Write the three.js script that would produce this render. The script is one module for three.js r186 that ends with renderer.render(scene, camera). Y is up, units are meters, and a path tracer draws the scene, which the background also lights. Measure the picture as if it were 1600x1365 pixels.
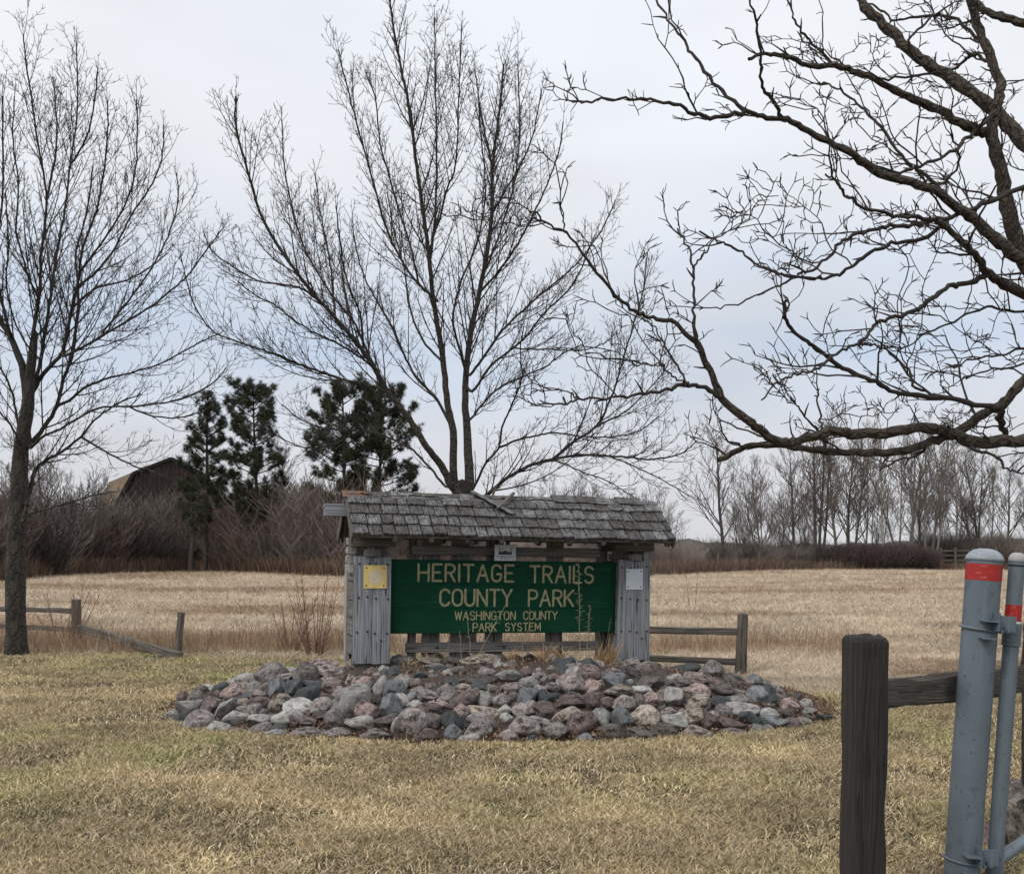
import * as THREE from 'three';
import { mergeGeometries, toCreasedNormals } from 'three/addons/utils/BufferGeometryUtils.js';

// ---------------------------------------------------------------- camera, sky, sun, exposure
const scene = new THREE.Scene();
const F = 1640, HOR = 865, EYE = 1.6;            // focal length and horizon, in units of a 1600 wide picture
const camera = new THREE.PerspectiveCamera(2 * Math.atan(HOR / F) * 180 / Math.PI, 1600 / 1730, 0.1, 3000);
camera.position.set(0, EYE, 0);
camera.lookAt(0, EYE, -10);
camera.setViewOffset(1600, 1730, 0, 0, 1600, 1365);
camera.updateProjectionMatrix();
const renderer = new THREE.WebGLRenderer({ antialias: true });
renderer.toneMapping = THREE.LinearToneMapping;
renderer.toneMappingExposure = 1.0;
renderer.shadowMap.enabled = true;

const SUN = new THREE.Vector3(-6, 8.5, 4);
const sun = new THREE.DirectionalLight(new THREE.Color(1.0, 0.95, 0.88), 1.5);
sun.name = 'sun'; sun.position.copy(SUN).multiplyScalar(6); sun.target.position.set(0, 0, -14);
sun.castShadow = true; sun.shadow.radius = 26; sun.shadow.mapSize.set(4096, 4096);
Object.assign(sun.shadow.camera, { left: -60, right: 60, top: 60, bottom: -60, near: 1, far: 250 });
scene.add(sun, sun.target);

// ---------------------------------------------------------------- random numbers, noise
function rngOf(a) { return () => { a |= 0; a = a + 0x6D2B79F5 | 0; let t = Math.imul(a ^ a >>> 15, 1 | a); t = t + Math.imul(t ^ t >>> 7, 61 | t) ^ t; return ((t ^ t >>> 14) >>> 0) / 4294967296; }; }
function hash3(x, y, z) { let h = Math.imul(x, 374761393) ^ Math.imul(y, 668265263) ^ Math.imul(z, 2147483647 - 1274126177); h = Math.imul(h ^ h >>> 13, 1274126177); h = Math.imul(h ^ h >>> 15, 2246822519); return ((h ^ h >>> 16) >>> 0) / 4294967296; }
const sm = (t) => t * t * (3 - 2 * t), lerp = (a, b, t) => a + (b - a) * t, clamp = (x, a = 0, b = 1) => Math.min(b, Math.max(a, x)), sstep = (a, b, x) => sm(clamp((x - a) / (b - a)));
function noise(x, y, z = 0, px = 0, py = 0) {      // value noise, tiling after px, py cells when given
  const ix = Math.floor(x), iy = Math.floor(y), iz = Math.floor(z), u = sm(x - ix), v = sm(y - iy), w = sm(z - iz);
  const X = (i) => px ? ((i % px) + px) % px : i, Y = (i) => py ? ((i % py) + py) % py : i;
  const c = (a, b, d) => hash3(X(ix + a), Y(iy + b), iz + d);
  const l0 = lerp(lerp(c(0, 0, 0), c(1, 0, 0), u), lerp(c(0, 1, 0), c(1, 1, 0), u), v);
  if (!w) return l0;
  return lerp(l0, lerp(lerp(c(0, 0, 1), c(1, 0, 1), u), lerp(c(0, 1, 1), c(1, 1, 1), u), v), w);
}
function fbm(x, y, z = 0, o = 4, px = 0, py = 0) { let s = 0, a = .5, n = 0; for (let i = 0; i < o; i++) { s += a * noise(x, y, z + i * 17, px, py); n += a; x *= 2; y *= 2; z *= 2; px *= 2; py *= 2; a *= .5; } return s / n; }
const V = (x, y, z) => new THREE.Vector3(x, y, z);
const at = (px, py, d) => V((px - 800) / F * d, EYE - (py - HOR) / F * d, -d);   // the point at distance d behind a spot of the photograph
const groundX = (px, d) => (px - 800) / F * d;

// sky: bright broken overcast, brighter overhead, a thinner bluish band low down
{
  const W = 1024, H = 512, data = new Float32Array(W * H * 4);
  for (let j = 0; j < H; j++) for (let i = 0; i < W; i++) {
    const el = ((j + .5) / H - .5) * Math.PI, az = ((i + .5) / W - .5) * 2 * Math.PI;
    const x = Math.cos(az) * Math.cos(el), y = Math.sin(el), z = Math.sin(az) * Math.cos(el);
    let c;
    if (y < 0) c = [.30, .27, .22];
    else {
      const deg = el * 180 / Math.PI;
      const k = 1 / (y + .22), n = fbm(x * k * .75 + 11, z * k * .75 + 5, 2.5, 4), n2 = fbm(x * k * 1.9 + 3, z * k * 1.9 + 9, 7.5, 4), n3 = fbm(x * 6 + 20, y * 22 + 4, z * 6 + 20, 3);
      const band = Math.exp(-(((deg - 11.5) / 5) ** 2));
      let t = clamp(band * (.55 + 1.3 * (n3 - .42)) + clamp((n - .47) * 2.2) * .50 * sstep(6, 16, deg) + clamp((n2 - .5) * 2) * .2);
      t = clamp(t);
      const L = (.94 + .50 * y) * (1 + .24 * (n2 - .5) + .14 * (n3 - .5));
      const warm = Math.exp(-(((deg - 3.5) / 4) ** 2));
      const wht = [lerp(.800, .735, warm), lerp(.808, .745, warm), lerp(.835, .775, warm)], blu = [.475, .585, .745];
      c = [0, 1, 2].map((q) => lerp(wht[q], blu[q], t * .85) * L);
    }
    const o = (j * W + i) * 4; data[o] = c[0]; data[o + 1] = c[1]; data[o + 2] = c[2]; data[o + 3] = 1;
  }
  const t = new THREE.DataTexture(data, W, H, THREE.RGBAFormat, THREE.FloatType);
  t.mapping = THREE.EquirectangularReflectionMapping; t.minFilter = t.magFilter = THREE.LinearFilter; t.needsUpdate = true;
  scene.background = t; scene.environment = t;
}

// ---------------------------------------------------------------- naming
const taken = new Map();
function numbered(n) { const k = taken.get(n) || 0; taken.set(n, k + 1); return k ? n + '_' + String(k).padStart(3, '0') : n; }
function tag(o, label, category, group, kind) { const u = {}; if (label) u.label = label; if (category) u.category = category; if (group) u.group = group; if (kind) u.kind = kind; o.userData = u; return o; }
function thing(name, label, category, p = V(0, 0, 0), turn = 0, group) { const o = new THREE.Group(); o.name = numbered(name); o.position.copy(p); o.rotation.y = turn; scene.add(o); return tag(o, label, category, group); }
function part(parent, name, geo, mat, label, kind) { const m = new THREE.Mesh(geo, mat); m.name = parent === scene ? numbered(name) : name; m.castShadow = m.receiveShadow = true; parent.add(m); if (label) m.userData.label = label; if (kind) m.userData.kind = kind; return m; }
function pgroup(parent, name, label) { const g = new THREE.Group(); g.name = name; parent.add(g); if (label) g.userData.label = label; return g; }

// ---------------------------------------------------------------- textures and materials
function tex(w, h, fn, srgb = true) {              // fn(u, v) gives linear rgb 0..1
  const d = new Uint8Array(w * h * 4), enc = (c) => { c = clamp(c); return 255 * (srgb ? (c < .0031308 ? 12.92 * c : 1.055 * c ** (1 / 2.4) - .055) : c); };
  for (let j = 0; j < h; j++) for (let i = 0; i < w; i++) { const c = fn((i + .5) / w, (j + .5) / h), o = (j * w + i) * 4; if (c.length) { d[o] = enc(c[0]); d[o + 1] = enc(c[1]); d[o + 2] = enc(c[2]); } else d[o] = d[o + 1] = d[o + 2] = enc(c); d[o + 3] = 255; }
  const t = new THREE.DataTexture(d, w, h); t.wrapS = t.wrapT = THREE.RepeatWrapping; t.magFilter = THREE.LinearFilter; t.minFilter = THREE.LinearMipmapLinearFilter; t.generateMipmaps = true; if (srgb) t.colorSpace = THREE.SRGBColorSpace; t.needsUpdate = true; return t;
}
const rep = (t, u, v) => { const c = t.clone(); c.repeat.set(u, v); c.needsUpdate = true; return c; };
const col = (r, g, b) => new THREE.Color().setRGB(r, g, b);
// wood grain, grain along v; covers 0.5 m across, 2 m along
const grainH = (u, v, f = 40) => { const k = Math.round(f); const wob = (fbm(u * 6, v * 4, 3, 3, 6, 4) - .5) * 1.2; return .6 * fbm(u * k + wob, v * 4, 1, 3, k, 4) + .4 * noise(u * k * 4, v * 10, 9, k * 4, 10); };
const mix3 = (a, b, t) => [lerp(a[0], b[0], t), lerp(a[1], b[1], t), lerp(a[2], b[2], t)];
const checks = (u, v) => { const w = (noise(u * 8, v * 6, 40, 8, 6) - .5) * 1.5; return Math.max(sstep(.80, .86, noise(u * 34 + w, v * 6, 21, 34, 6)) * sstep(.40, .55, noise(u * 90, v * 5, 5, 90, 5)), sstep(.035, .008, Math.abs(((u * 9 + w * .16 + 9) % 1) - .5)) * sstep(.50, .60, noise(Math.floor(u * 9 + w * .16 + 9), v * 4, 77, 0, 4)) * .9); };
const woodTex = (lo, hi, stain) => tex(256, 512, (u, v) => { const g = grainH(u, v); let c = mix3(lo, hi, clamp((g - .25) * 1.9)); const s = fbm(u * 5, v * 6, 31, 4, 5, 6); c = mix3(c, stain, clamp((s - .55) * 2.4) * .7); return mix3(c, [lo[0] * .3, lo[1] * .3, lo[2] * .3], checks(u, v)); });
const woodBump = tex(256, 512, (u, v) => clamp(grainH(u, v) - .6 * checks(u, v)), false);
const woodMat = (lo, hi, stain, bs = .004) => new THREE.MeshStandardMaterial({ map: rep(woodTex(lo, hi, stain), 2, .5), bumpMap: rep(woodBump, 2, .5), bumpScale: bs, roughness: .92 });
const M = {
  greyWood: woodMat([.12, .13, .145], [.33, .35, .38], [.20, .18, .15]),
  paleWood: woodMat([.20, .19, .18], [.46, .45, .43], [.25, .27, .2]),
  darkWood: woodMat([.055, .048, .042], [.19, .168, .148], [.075, .062, .05], .006),
  railWood: woodMat([.055, .048, .042], [.20, .175, .150], [.085, .085, .055], .007),
  frameWood: woodMat([.085, .079, .073], [.25, .233, .217], [.12, .105, .09], .005),
  postWood: woodMat([.0085, .0072, .0064], [.047, .039, .033], [.019, .015, .012], .005),
  oldRail: woodMat([.020, .017, .0145], [.125, .105, .088], [.045, .036, .028], .005),
};
for (const k of ['postWood', 'oldRail']) { M[k].map.repeat.set(5, 1); M[k].bumpMap.repeat.set(5, 1); }
{ // roof shakes: streaked silver grey with dark weather stains and lichen specks
  const f = (a, b, dark) => tex(256, 256, (u, v) => { const k = fbm(u * 26, v * 3, 2, 3, 26, 3), n = noise(u * 60, v * 4, 8, 60, 4), sp = noise(u * 40, v * 40, 4, 40, 40), bl = fbm(u * 7, v * 6, 12, 4, 7, 6); let c = mix3(a, b, clamp((k * .6 + n * .4 - .28) * 2.1)); c = mix3(c, dark, clamp((bl - .5) * 3.2) * .85); return sp > .86 ? mix3(c, [.42, .43, .40], .5) : c; });
  const bump = tex(256, 256, (u, v) => .7 * noise(u * 60, v * 4, 8, 60, 4) + .3 * fbm(u * 26, v * 3, 2, 3, 26, 3), false);
  M.shake = [f([.030, .029, .029], [.190, .184, .182], [.020, .018, .017]), f([.024, .022, .021], [.125, .116, .110], [.016, .014, .013]), f([.045, .044, .044], [.285, .28, .28], [.028, .026, .024])].map((t) => new THREE.MeshStandardMaterial({ map: rep(t, 4, 4), bumpMap: rep(bump, 4, 4), bumpScale: .005, roughness: .95 }));
  const li = tex(256, 256, (u, v) => { const n = fbm(u * 9, v * 9, 5, 4, 9, 9), g = noise(u * 50, v * 5, 3, 50, 5); return mix3([.07 + .1 * g, .062 + .09 * g, .057 + .08 * g], [.21, .092, .034], sstep(.44, .58, n)); });
  M.lichen = new THREE.MeshStandardMaterial({ map: rep(li, 4, 4), bumpMap: rep(bump, 4, 4), bumpScale: .005, roughness: .97 });
}
// bark: furrowed plates along v
const barkH = (u, v) => { const w = (fbm(u * 8, v * 5, 2, 3, 8, 5) - .5) * 4, w2 = (fbm(u * 8, v * 8, 22, 3, 8, 8) - .5) * 3; const a = Math.abs(noise(u * 13 + w, v * 5 + w2, 4, 13, 5) - .5) * 2; return clamp(.75 * a ** .7 + .35 * fbm(u * 30, v * 16, 6, 3, 30, 16)); };
const barkB = tex(256, 512, barkH, false);
const barkMat = (lo, hi, moss, bs = .02) => new THREE.MeshStandardMaterial({ map: tex(256, 512, (u, v) => { const h = barkH(u, v), m = fbm(u * 6, v * 8, 14, 4, 6, 8); return mix3(mix3(lo, hi, h), moss, clamp((m - .52) * 3) * .5 * h); }), bumpMap: barkB, bumpScale: bs, roughness: .95 });
M.ashBark = barkMat([.012, .0105, .0095], [.066, .057, .048], [.075, .07, .035], .035);
M.locustBark = barkMat([.010, .008, .007], [.088, .068, .053], [.085, .075, .05], .035);
M.ashTwig = new THREE.MeshStandardMaterial({ color: col(.042, .036, .033), roughness: .9 });
M.locustTwig = new THREE.MeshStandardMaterial({ color: col(.036, .028, .024), roughness: .9 });
M.farBark = new THREE.MeshStandardMaterial({ color: col(.155, .138, .122), roughness: .95 });
M.paleBark = new THREE.MeshStandardMaterial({ color: col(.31, .285, .25), roughness: .95 });
M.darkBark = new THREE.MeshStandardMaterial({ color: col(.055, .045, .04), roughness: .95 });
M.steel = new THREE.MeshStandardMaterial({ color: col(.16, .18, .2), roughness: .5, metalness: .6 });
M.iron = new THREE.MeshStandardMaterial({ color: col(.02, .018, .017), roughness: .7, metalness: .4 });

// ---------------------------------------------------------------- geometry helpers
class TB {                                          // collects tapered tubes
  constructor() { this.p = []; this.n = []; this.u = []; this.i = []; this.base = 0; }
  tube(pts, rad, sides = 5, lump = 0, cap = true) {
    const N = pts.length, t = V(), nrm = V(), bi = V(), tmp = V();
    t.subVectors(pts[1], pts[0]).normalize(); nrm.set(0, 1, 0); if (Math.abs(t.y) > .9) nrm.set(1, 0, 0);
    nrm.addScaledVector(t, -nrm.dot(t)).normalize();
    let len = 0; const start = this.base, per = sides + 1;
    for (let k = 0; k < N; k++) {
      if (k) len += pts[k].distanceTo(pts[k - 1]);
      if (k < N - 1) t.subVectors(pts[k + 1], pts[Math.max(0, k - 1)]).normalize(); else t.subVectors(pts[k], pts[k - 1]).normalize();
      nrm.addScaledVector(t, -nrm.dot(t)).normalize(); bi.crossVectors(t, nrm);
      for (let s = 0; s <= sides; s++) {
        const a = s / sides * Math.PI * 2, c = Math.cos(a), d = Math.sin(a); let r = rad[k];
        if (lump) r *= 1 + lump * (noise(pts[k].x * 9 + c * 1.3, pts[k].y * 9 + d * 1.3, pts[k].z * 9) - .5) * 2;
        tmp.copy(nrm).multiplyScalar(c).addScaledVector(bi, d);
        this.p.push(pts[k].x + tmp.x * r, pts[k].y + tmp.y * r, pts[k].z + tmp.z * r); this.n.push(tmp.x, tmp.y, tmp.z); this.u.push(s / sides * Math.max(.25, Math.round(rad[0] * 16) / 2), len * 1.6);
      }
    }
    for (let k = 0; k < N - 1; k++) for (let s = 0; s < sides; s++) { const a = start + k * per + s, b = a + per; this.i.push(a, a + 1, b, b, a + 1, b + 1); }
    this.base += N * per;
    if (cap && rad[N - 1] > .006) { const q = pts[N - 1]; this.p.push(q.x + t.x * rad[N - 1] * .5, q.y + t.y * rad[N - 1] * .5, q.z + t.z * rad[N - 1] * .5); this.n.push(t.x, t.y, t.z); this.u.push(0, len); for (let s = 0; s < sides; s++) this.i.push(this.base - per + s, this.base - per + s + 1, this.base); this.base++; }
  }
  geo() { const g = new THREE.BufferGeometry(); g.setAttribute('position', new THREE.Float32BufferAttribute(this.p, 3)); g.setAttribute('normal', new THREE.Float32BufferAttribute(this.n, 3)); g.setAttribute('uv', new THREE.Float32BufferAttribute(this.u, 2)); g.setIndex(this.i); return g; }
}
// a sawn or split timber along +y from 0 to L: rounded-rectangle sections, uneven edges, uv in metres with the grain along v
function timber(L, w, d, { n = 8, rough = .004, c = .006, seed = 1, w1 = w, d1 = d, bend = 0, dome = 0 } = {}) {
  if (dome) n += 2;
  const P = [], U = [], I = [], off = (seed * 7.13) % 5, off2 = (seed * 3.7) % 3;
  const ring = (W, D) => { const a = W / 2, b = D / 2, k = Math.min(c, a * .8, b * .8); return [[-a + k, -b], [a - k, -b], [a, -b + k], [a, b - k], [a - k, b], [-a + k, b], [-a, b - k], [-a, -b + k]]; };
  for (let k = 0; k <= n; k++) {
    let t = k / n, y = t * L; if (dome) { t = k < n - 1 ? k / (n - 2) : 1; y = k < n - 2 ? t * L : k === n - 2 ? L - dome : k === n - 1 ? L - dome * .35 : L; } const dk = dome && k === n ? .62 : dome && k === n - 1 ? .90 : 1, r = ring(lerp(w, w1, t) * dk, lerp(d, d1, t) * dk); let q = 0;
    for (let s = 0; s <= 8; s++) {
      const [x, z] = r[s % 8]; if (s) { const [x0, z0] = r[s - 1]; q += Math.hypot(x - x0, z - z0); }
      const e = 1 + 0, nx = (noise(x * 11 + off * 9, y * 5 + s % 8, seed) - .5) * 2 * rough, nz = (noise(z * 11 + off2 * 9, y * 5 + s % 8, seed + 50) - .5) * 2 * rough;
      P.push(x * e + nx + bend * Math.sin(t * Math.PI), y + (k === 0 || k === n ? (noise(s % 8, seed, 3) - .5) * rough * 2 : 0), z + nz); U.push(q + off, y + off2);
    }
  }
  for (let k = 0; k < n; k++) for (let s = 0; s < 8; s++) { const a = k * 9 + s, b = a + 9; I.push(a, b, a + 1, b, b + 1, a + 1); }
  for (const [k, flip] of [[0, 1], [n, 0]]) { const o = P.length / 3; for (let s = 0; s < 8; s++) { P.push(P[(k * 9 + s) * 3], P[(k * 9 + s) * 3 + 1], P[(k * 9 + s) * 3 + 2]); U.push(P[(k * 9 + s) * 3] + off, P[(k * 9 + s) * 3 + 2] * .3 + off2); } for (let s = 1; s < 7; s++) flip ? I.push(o, o + s, o + s + 1) : I.push(o, o + s + 1, o + s); }
  let g = new THREE.BufferGeometry(); g.setAttribute('position', new THREE.Float32BufferAttribute(P, 3)); g.setAttribute('uv', new THREE.Float32BufferAttribute(U, 2)); g.setIndex(I);
  return toCreasedNormals(g, .5);
}
const Q = new THREE.Quaternion(), UP = V(0, 1, 0);
function timberAB(a, b, w, d, o = {}) {             // the same between two points; w lies in the horizontal plane
  const dir = V().subVectors(b, a), L = dir.length(), g = timber(L, w, d, o); dir.normalize();
  const z = V().crossVectors(Math.abs(dir.y) > .95 ? V(1, 0, 0) : UP, dir).normalize(), x = V().crossVectors(z, dir).normalize();
  return g.applyMatrix4(new THREE.Matrix4().makeBasis(z, dir, x).setPosition(a));
}
function smoothLine(pts, per = 4) { if (pts.length < 3) { const o = []; for (let k = 0; k <= per; k++) o.push(V().lerpVectors(pts[0], pts[1], k / per)); return o; } return new THREE.CatmullRomCurve3(pts, false, 'centripetal').getPoints((pts.length - 1) * per); }
// ---------------------------------------------------------------- ground, lawn, field, mound
const MC = { x: -.1, z: -11, a: 3.42, bf: 2.2, bb: 2.3, h: .43 };
function moundR(x, z) { const dz = z - MC.z; return Math.hypot((x - MC.x) / MC.a, dz / (dz > 0 ? MC.bf : MC.bb)); }
function moundY(x, z) { const r = moundR(x, z); return r >= 1 ? 0 : MC.h * (1 - r ** 2.2) ** .85; }
const edgeAt = (() => { const k = [[-600, 40], [-100, 44], [0, 48], [120, 60], [300, 70], [520, 58], [700, 60], [1015, 66], [1200, 86], [1300, 92], [1460, 96], [2600, 97]]; return (px) => { for (let i = 1; i < k.length; i++) if (px < k[i][0]) { const t = clamp((px - k[i - 1][0]) / (k[i][0] - k[i - 1][0])); return lerp(k[i - 1][1], k[i][1], t); } return 97; }; })();
const fieldY = (x, z) => { const d = -z, gs = (cx, cd, sx, sd, h) => h * Math.exp(-(((x - cx) / sx) ** 2) - ((d - cd) / sd) ** 2); return gs(-17, 58, 11, 15, .20) + gs(24, 80, 21, 26, .10) + sstep(22, 50, d) * (.42 * (noise(x * .045 + 7, z * .03 + 3) - .42)) + .05 * sstep(17, 22, d) * noise(x * .3, z * .3); };
const lawnEnd = (x, d) => lerp(16.6, 12.7, sstep(820, 1130, 800 + x / d * F)) + 1.3 * (noise(x * .7 + 40, 3) - .5);   // where mown lawn gives way to straw
function sheet(x0, x1, z0, z1, nx, nz, y, k = 1) { const g = new THREE.PlaneGeometry(1, 1, nx, nz), p = g.attributes.position, u = g.attributes.uv; for (let i = 0; i < p.count; i++) { const x = lerp(x0, x1, p.getX(i) + .5), z = lerp(z0, z1, p.getY(i) + .5); p.setXYZ(i, x, y(x, z), z); u.setXY(i, x * k, z * k); } g.setIndex(g.index); g.computeVertexNormals(); return g; }
{
  const soil = tex(512, 512, (u, v) => { const n = fbm(u * 8, v * 8, 1, 5, 8, 8), s = noise(u * 130, v * 130, 5, 130, 130); return mix3([.07, .052, .036], [.20, .155, .105], clamp(n * .7 + s * .5 - .1)); });
  tag(part(scene, 'ground', sheet(-900, 900, -1400, 60, 40, 40, () => -.25, .25), new THREE.MeshStandardMaterial({ map: soil, roughness: 1 })), 'brown leaf covered ground under the far brush', null, null, 'structure');
  const thatch = (a, b, c, gsh) => tex(1024, 1024, (u, v) => { const w = fbm(u * 6, v * 6, 2, 3, 6, 6) * 2; const s1 = noise(u * 220 + w, v * 70, 3, 220, 70), s2 = noise(u * 70, v * 220 + w, 4, 70, 220), n = fbm(u * 10, v * 10, 9, 5, 10, 10), q = noise(u * 300, v * 300, 12, 300, 300); let k = mix3(a, b, clamp(Math.max(s1, s2) * .9 + q * .4 - .45)); k = mix3(k, c, clamp((n - .48) * 3) * gsh); return k; });
  const lawnT = thatch([.035, .026, .014], [.24, .185, .10], [.09, .08, .03], .45), fieldT = thatch([.12, .088, .058], [.54, .42, .29], [.20, .14, .085], .6);
  tag(part(scene, 'lawn', sheet(-40, 40, -17, 30, 80, 60, (x, z) => .012 * noise(x * 2, z * 2)), new THREE.MeshStandardMaterial({ map: rep(lawnT, .5, .5), roughness: 1 })), 'short dormant lawn soil in front of the stone mound', null, null, 'structure');
  tag(part(scene, 'field', sheet(-140, 140, -112, -17, 140, 90, (x, z) => fieldY(x, z) + .008), new THREE.MeshStandardMaterial({ map: rep(fieldT, .22, .22), roughness: 1 })), 'flattened straw coloured field rising behind the sign', null, null, 'structure');
  // mound of soil under the stones
  const R = 26, S = 90, P = [], U = [], I = [];
  for (let r = 0; r <= R; r++) for (let s = 0; s < S; s++) { const a = s / S * Math.PI * 2, q = r / R * 1.04, dz = Math.sin(a), x = MC.x + MC.a * q * Math.cos(a), z = MC.z + q * dz * (dz > 0 ? MC.bf : MC.bb); P.push(x, moundY(x, z) - .03 * sstep(.9, 1.04, q) + .02 * noise(x * 6, z * 6) + .005, z); U.push(x * .8, z * .8); }
  for (let r = 0; r < R; r++) for (let s = 0; s < S; s++) { const a = r * S + s, b = r * S + (s + 1) % S, c = a + S, d = b + S; I.push(a, b, c, b, d, c); }
  const g = new THREE.BufferGeometry(); g.setAttribute('position', new THREE.Float32BufferAttribute(P, 3)); g.setAttribute('uv', new THREE.Float32BufferAttribute(U, 2)); g.setIndex(I); g.computeVertexNormals();
  const dirt = tex(512, 512, (u, v) => { const n = fbm(u * 12, v * 12, 1, 5, 12, 12), s = noise(u * 90, v * 90, 5, 90, 90); return mix3([.025, .018, .015], [.10, .072, .056], clamp(n * .6 + s * .6 - .15)); });
  tag(part(scene, 'earth_mound', g, new THREE.MeshStandardMaterial({ map: dirt, roughness: 1, side: 2 })), 'low mound of dark soil under the stones', null, null, 'structure');
  // far wooded ridge, hundreds of metres off
  const hp = [], hi = []; const n = 160;
  for (let i = 0; i <= n; i++) { const x = lerp(-700, 700, i / n), h = 4 + 7 * fbm(i * .09, 3, 1, 3) + 3.2 * noise(i * 1.7, 9) + 6 * sstep(.45, .62, i / n) * sstep(.8, .66, i / n) * 0; hp.push(x, -1, -560, x, h * .72, -590, x, h, -620, x, -1, -700); }
  for (let i = 0; i < n; i++) for (let k = 0; k < 3; k++) { const a = i * 4 + k, b = a + 4; hi.push(a, b, a + 1, b, b + 1, a + 1); }
  const hg = new THREE.BufferGeometry(); hg.setAttribute('position', new THREE.Float32BufferAttribute(hp, 3)); hg.setIndex(hi); hg.computeVertexNormals();
  tag(part(scene, 'hills', hg, new THREE.MeshStandardMaterial({ color: col(.066, .064, .060), roughness: 1, side: 2 })), 'low grey wooded ridge on the far horizon', null, null, 'structure');
}
// ---------------------------------------------------------------- grass
function tuftGeo(seed, n, rad, h0, h1, w, lean, colors, seg = 2) {
  const R = rngOf(seed), P = [], C = [], I = []; let b = 0;
  for (let k = 0; k < n; k++) {
    const a = R() * 6.283, q = Math.sqrt(R()) * rad, x = Math.cos(a) * q, z = Math.sin(a) * q, h = lerp(h0, h1, R() ** 1.4), la = R() * 6.283, l = lean * (.3 + R()), f = R() * 6.283, c = colors[Math.floor(R() * colors.length)], s = .75 + .5 * R(), W = w * (.6 + .8 * R()) / 2, cx = Math.cos(f) * W, cz = Math.sin(f) * W;
    for (let j = 0; j <= seg; j++) { const t = j / seg, ll = l * t ** 1.6 * h, y = h * t * Math.sqrt(Math.max(.05, 1 - (Math.min(.97, l * t * .62)) ** 2)), k2 = j === seg ? .12 : 1 - .35 * t, X = x + Math.cos(la) * ll, Z = z + Math.sin(la) * ll; P.push(X - cx * k2, y, Z - cz * k2, X + cx * k2, y, Z + cz * k2); C.push(c[0] * s, c[1] * s, c[2] * s, c[0] * s, c[1] * s, c[2] * s); }
    for (let j = 0; j < seg; j++) I.push(b, b + 1, b + 2, b + 1, b + 3, b + 2), b += 2;
    b += 2;
  }
  const g = new THREE.BufferGeometry(); g.setAttribute('position', new THREE.Float32BufferAttribute(P, 3)); g.setAttribute('color', new THREE.Float32BufferAttribute(C, 3)); g.setIndex(I); g.computeVertexNormals(); return g;
}
const bladeMat = new THREE.MeshStandardMaterial({ vertexColors: true, roughness: .9, side: 2 });
function scatter(name, label, geos, spots, mat = bladeMat) {     // spots: [x, y, z, scale, tint rgb, flatten]
  const R = rngOf(name.length * 77 + spots.length), per = geos.map(() => []); spots.forEach((s) => per[Math.floor(R() * geos.length)].push(s));
  const root = thing(name, label, null); root.userData.kind = 'stuff'; const o = new THREE.Object3D(), c = new THREE.Color();
  geos.forEach((g, k) => { if (!per[k].length) return; const m = new THREE.InstancedMesh(g, mat, per[k].length); m.name = name + '_tufts'; per[k].forEach((s, i) => { o.position.set(s[0], s[1], s[2]); o.rotation.set(0, R() * 6.283, 0); o.scale.set(s[3], s[3] * (s[5] || 1), s[3]); o.updateMatrix(); m.setMatrixAt(i, o.matrix); const t = s[4]; m.setColorAt(i, c.setRGB(t[0], t[1], t[2])); }); m.userData.kind = 'stuff'; m.castShadow = m.receiveShadow = true; root.add(m); });
  return root;
}
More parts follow.
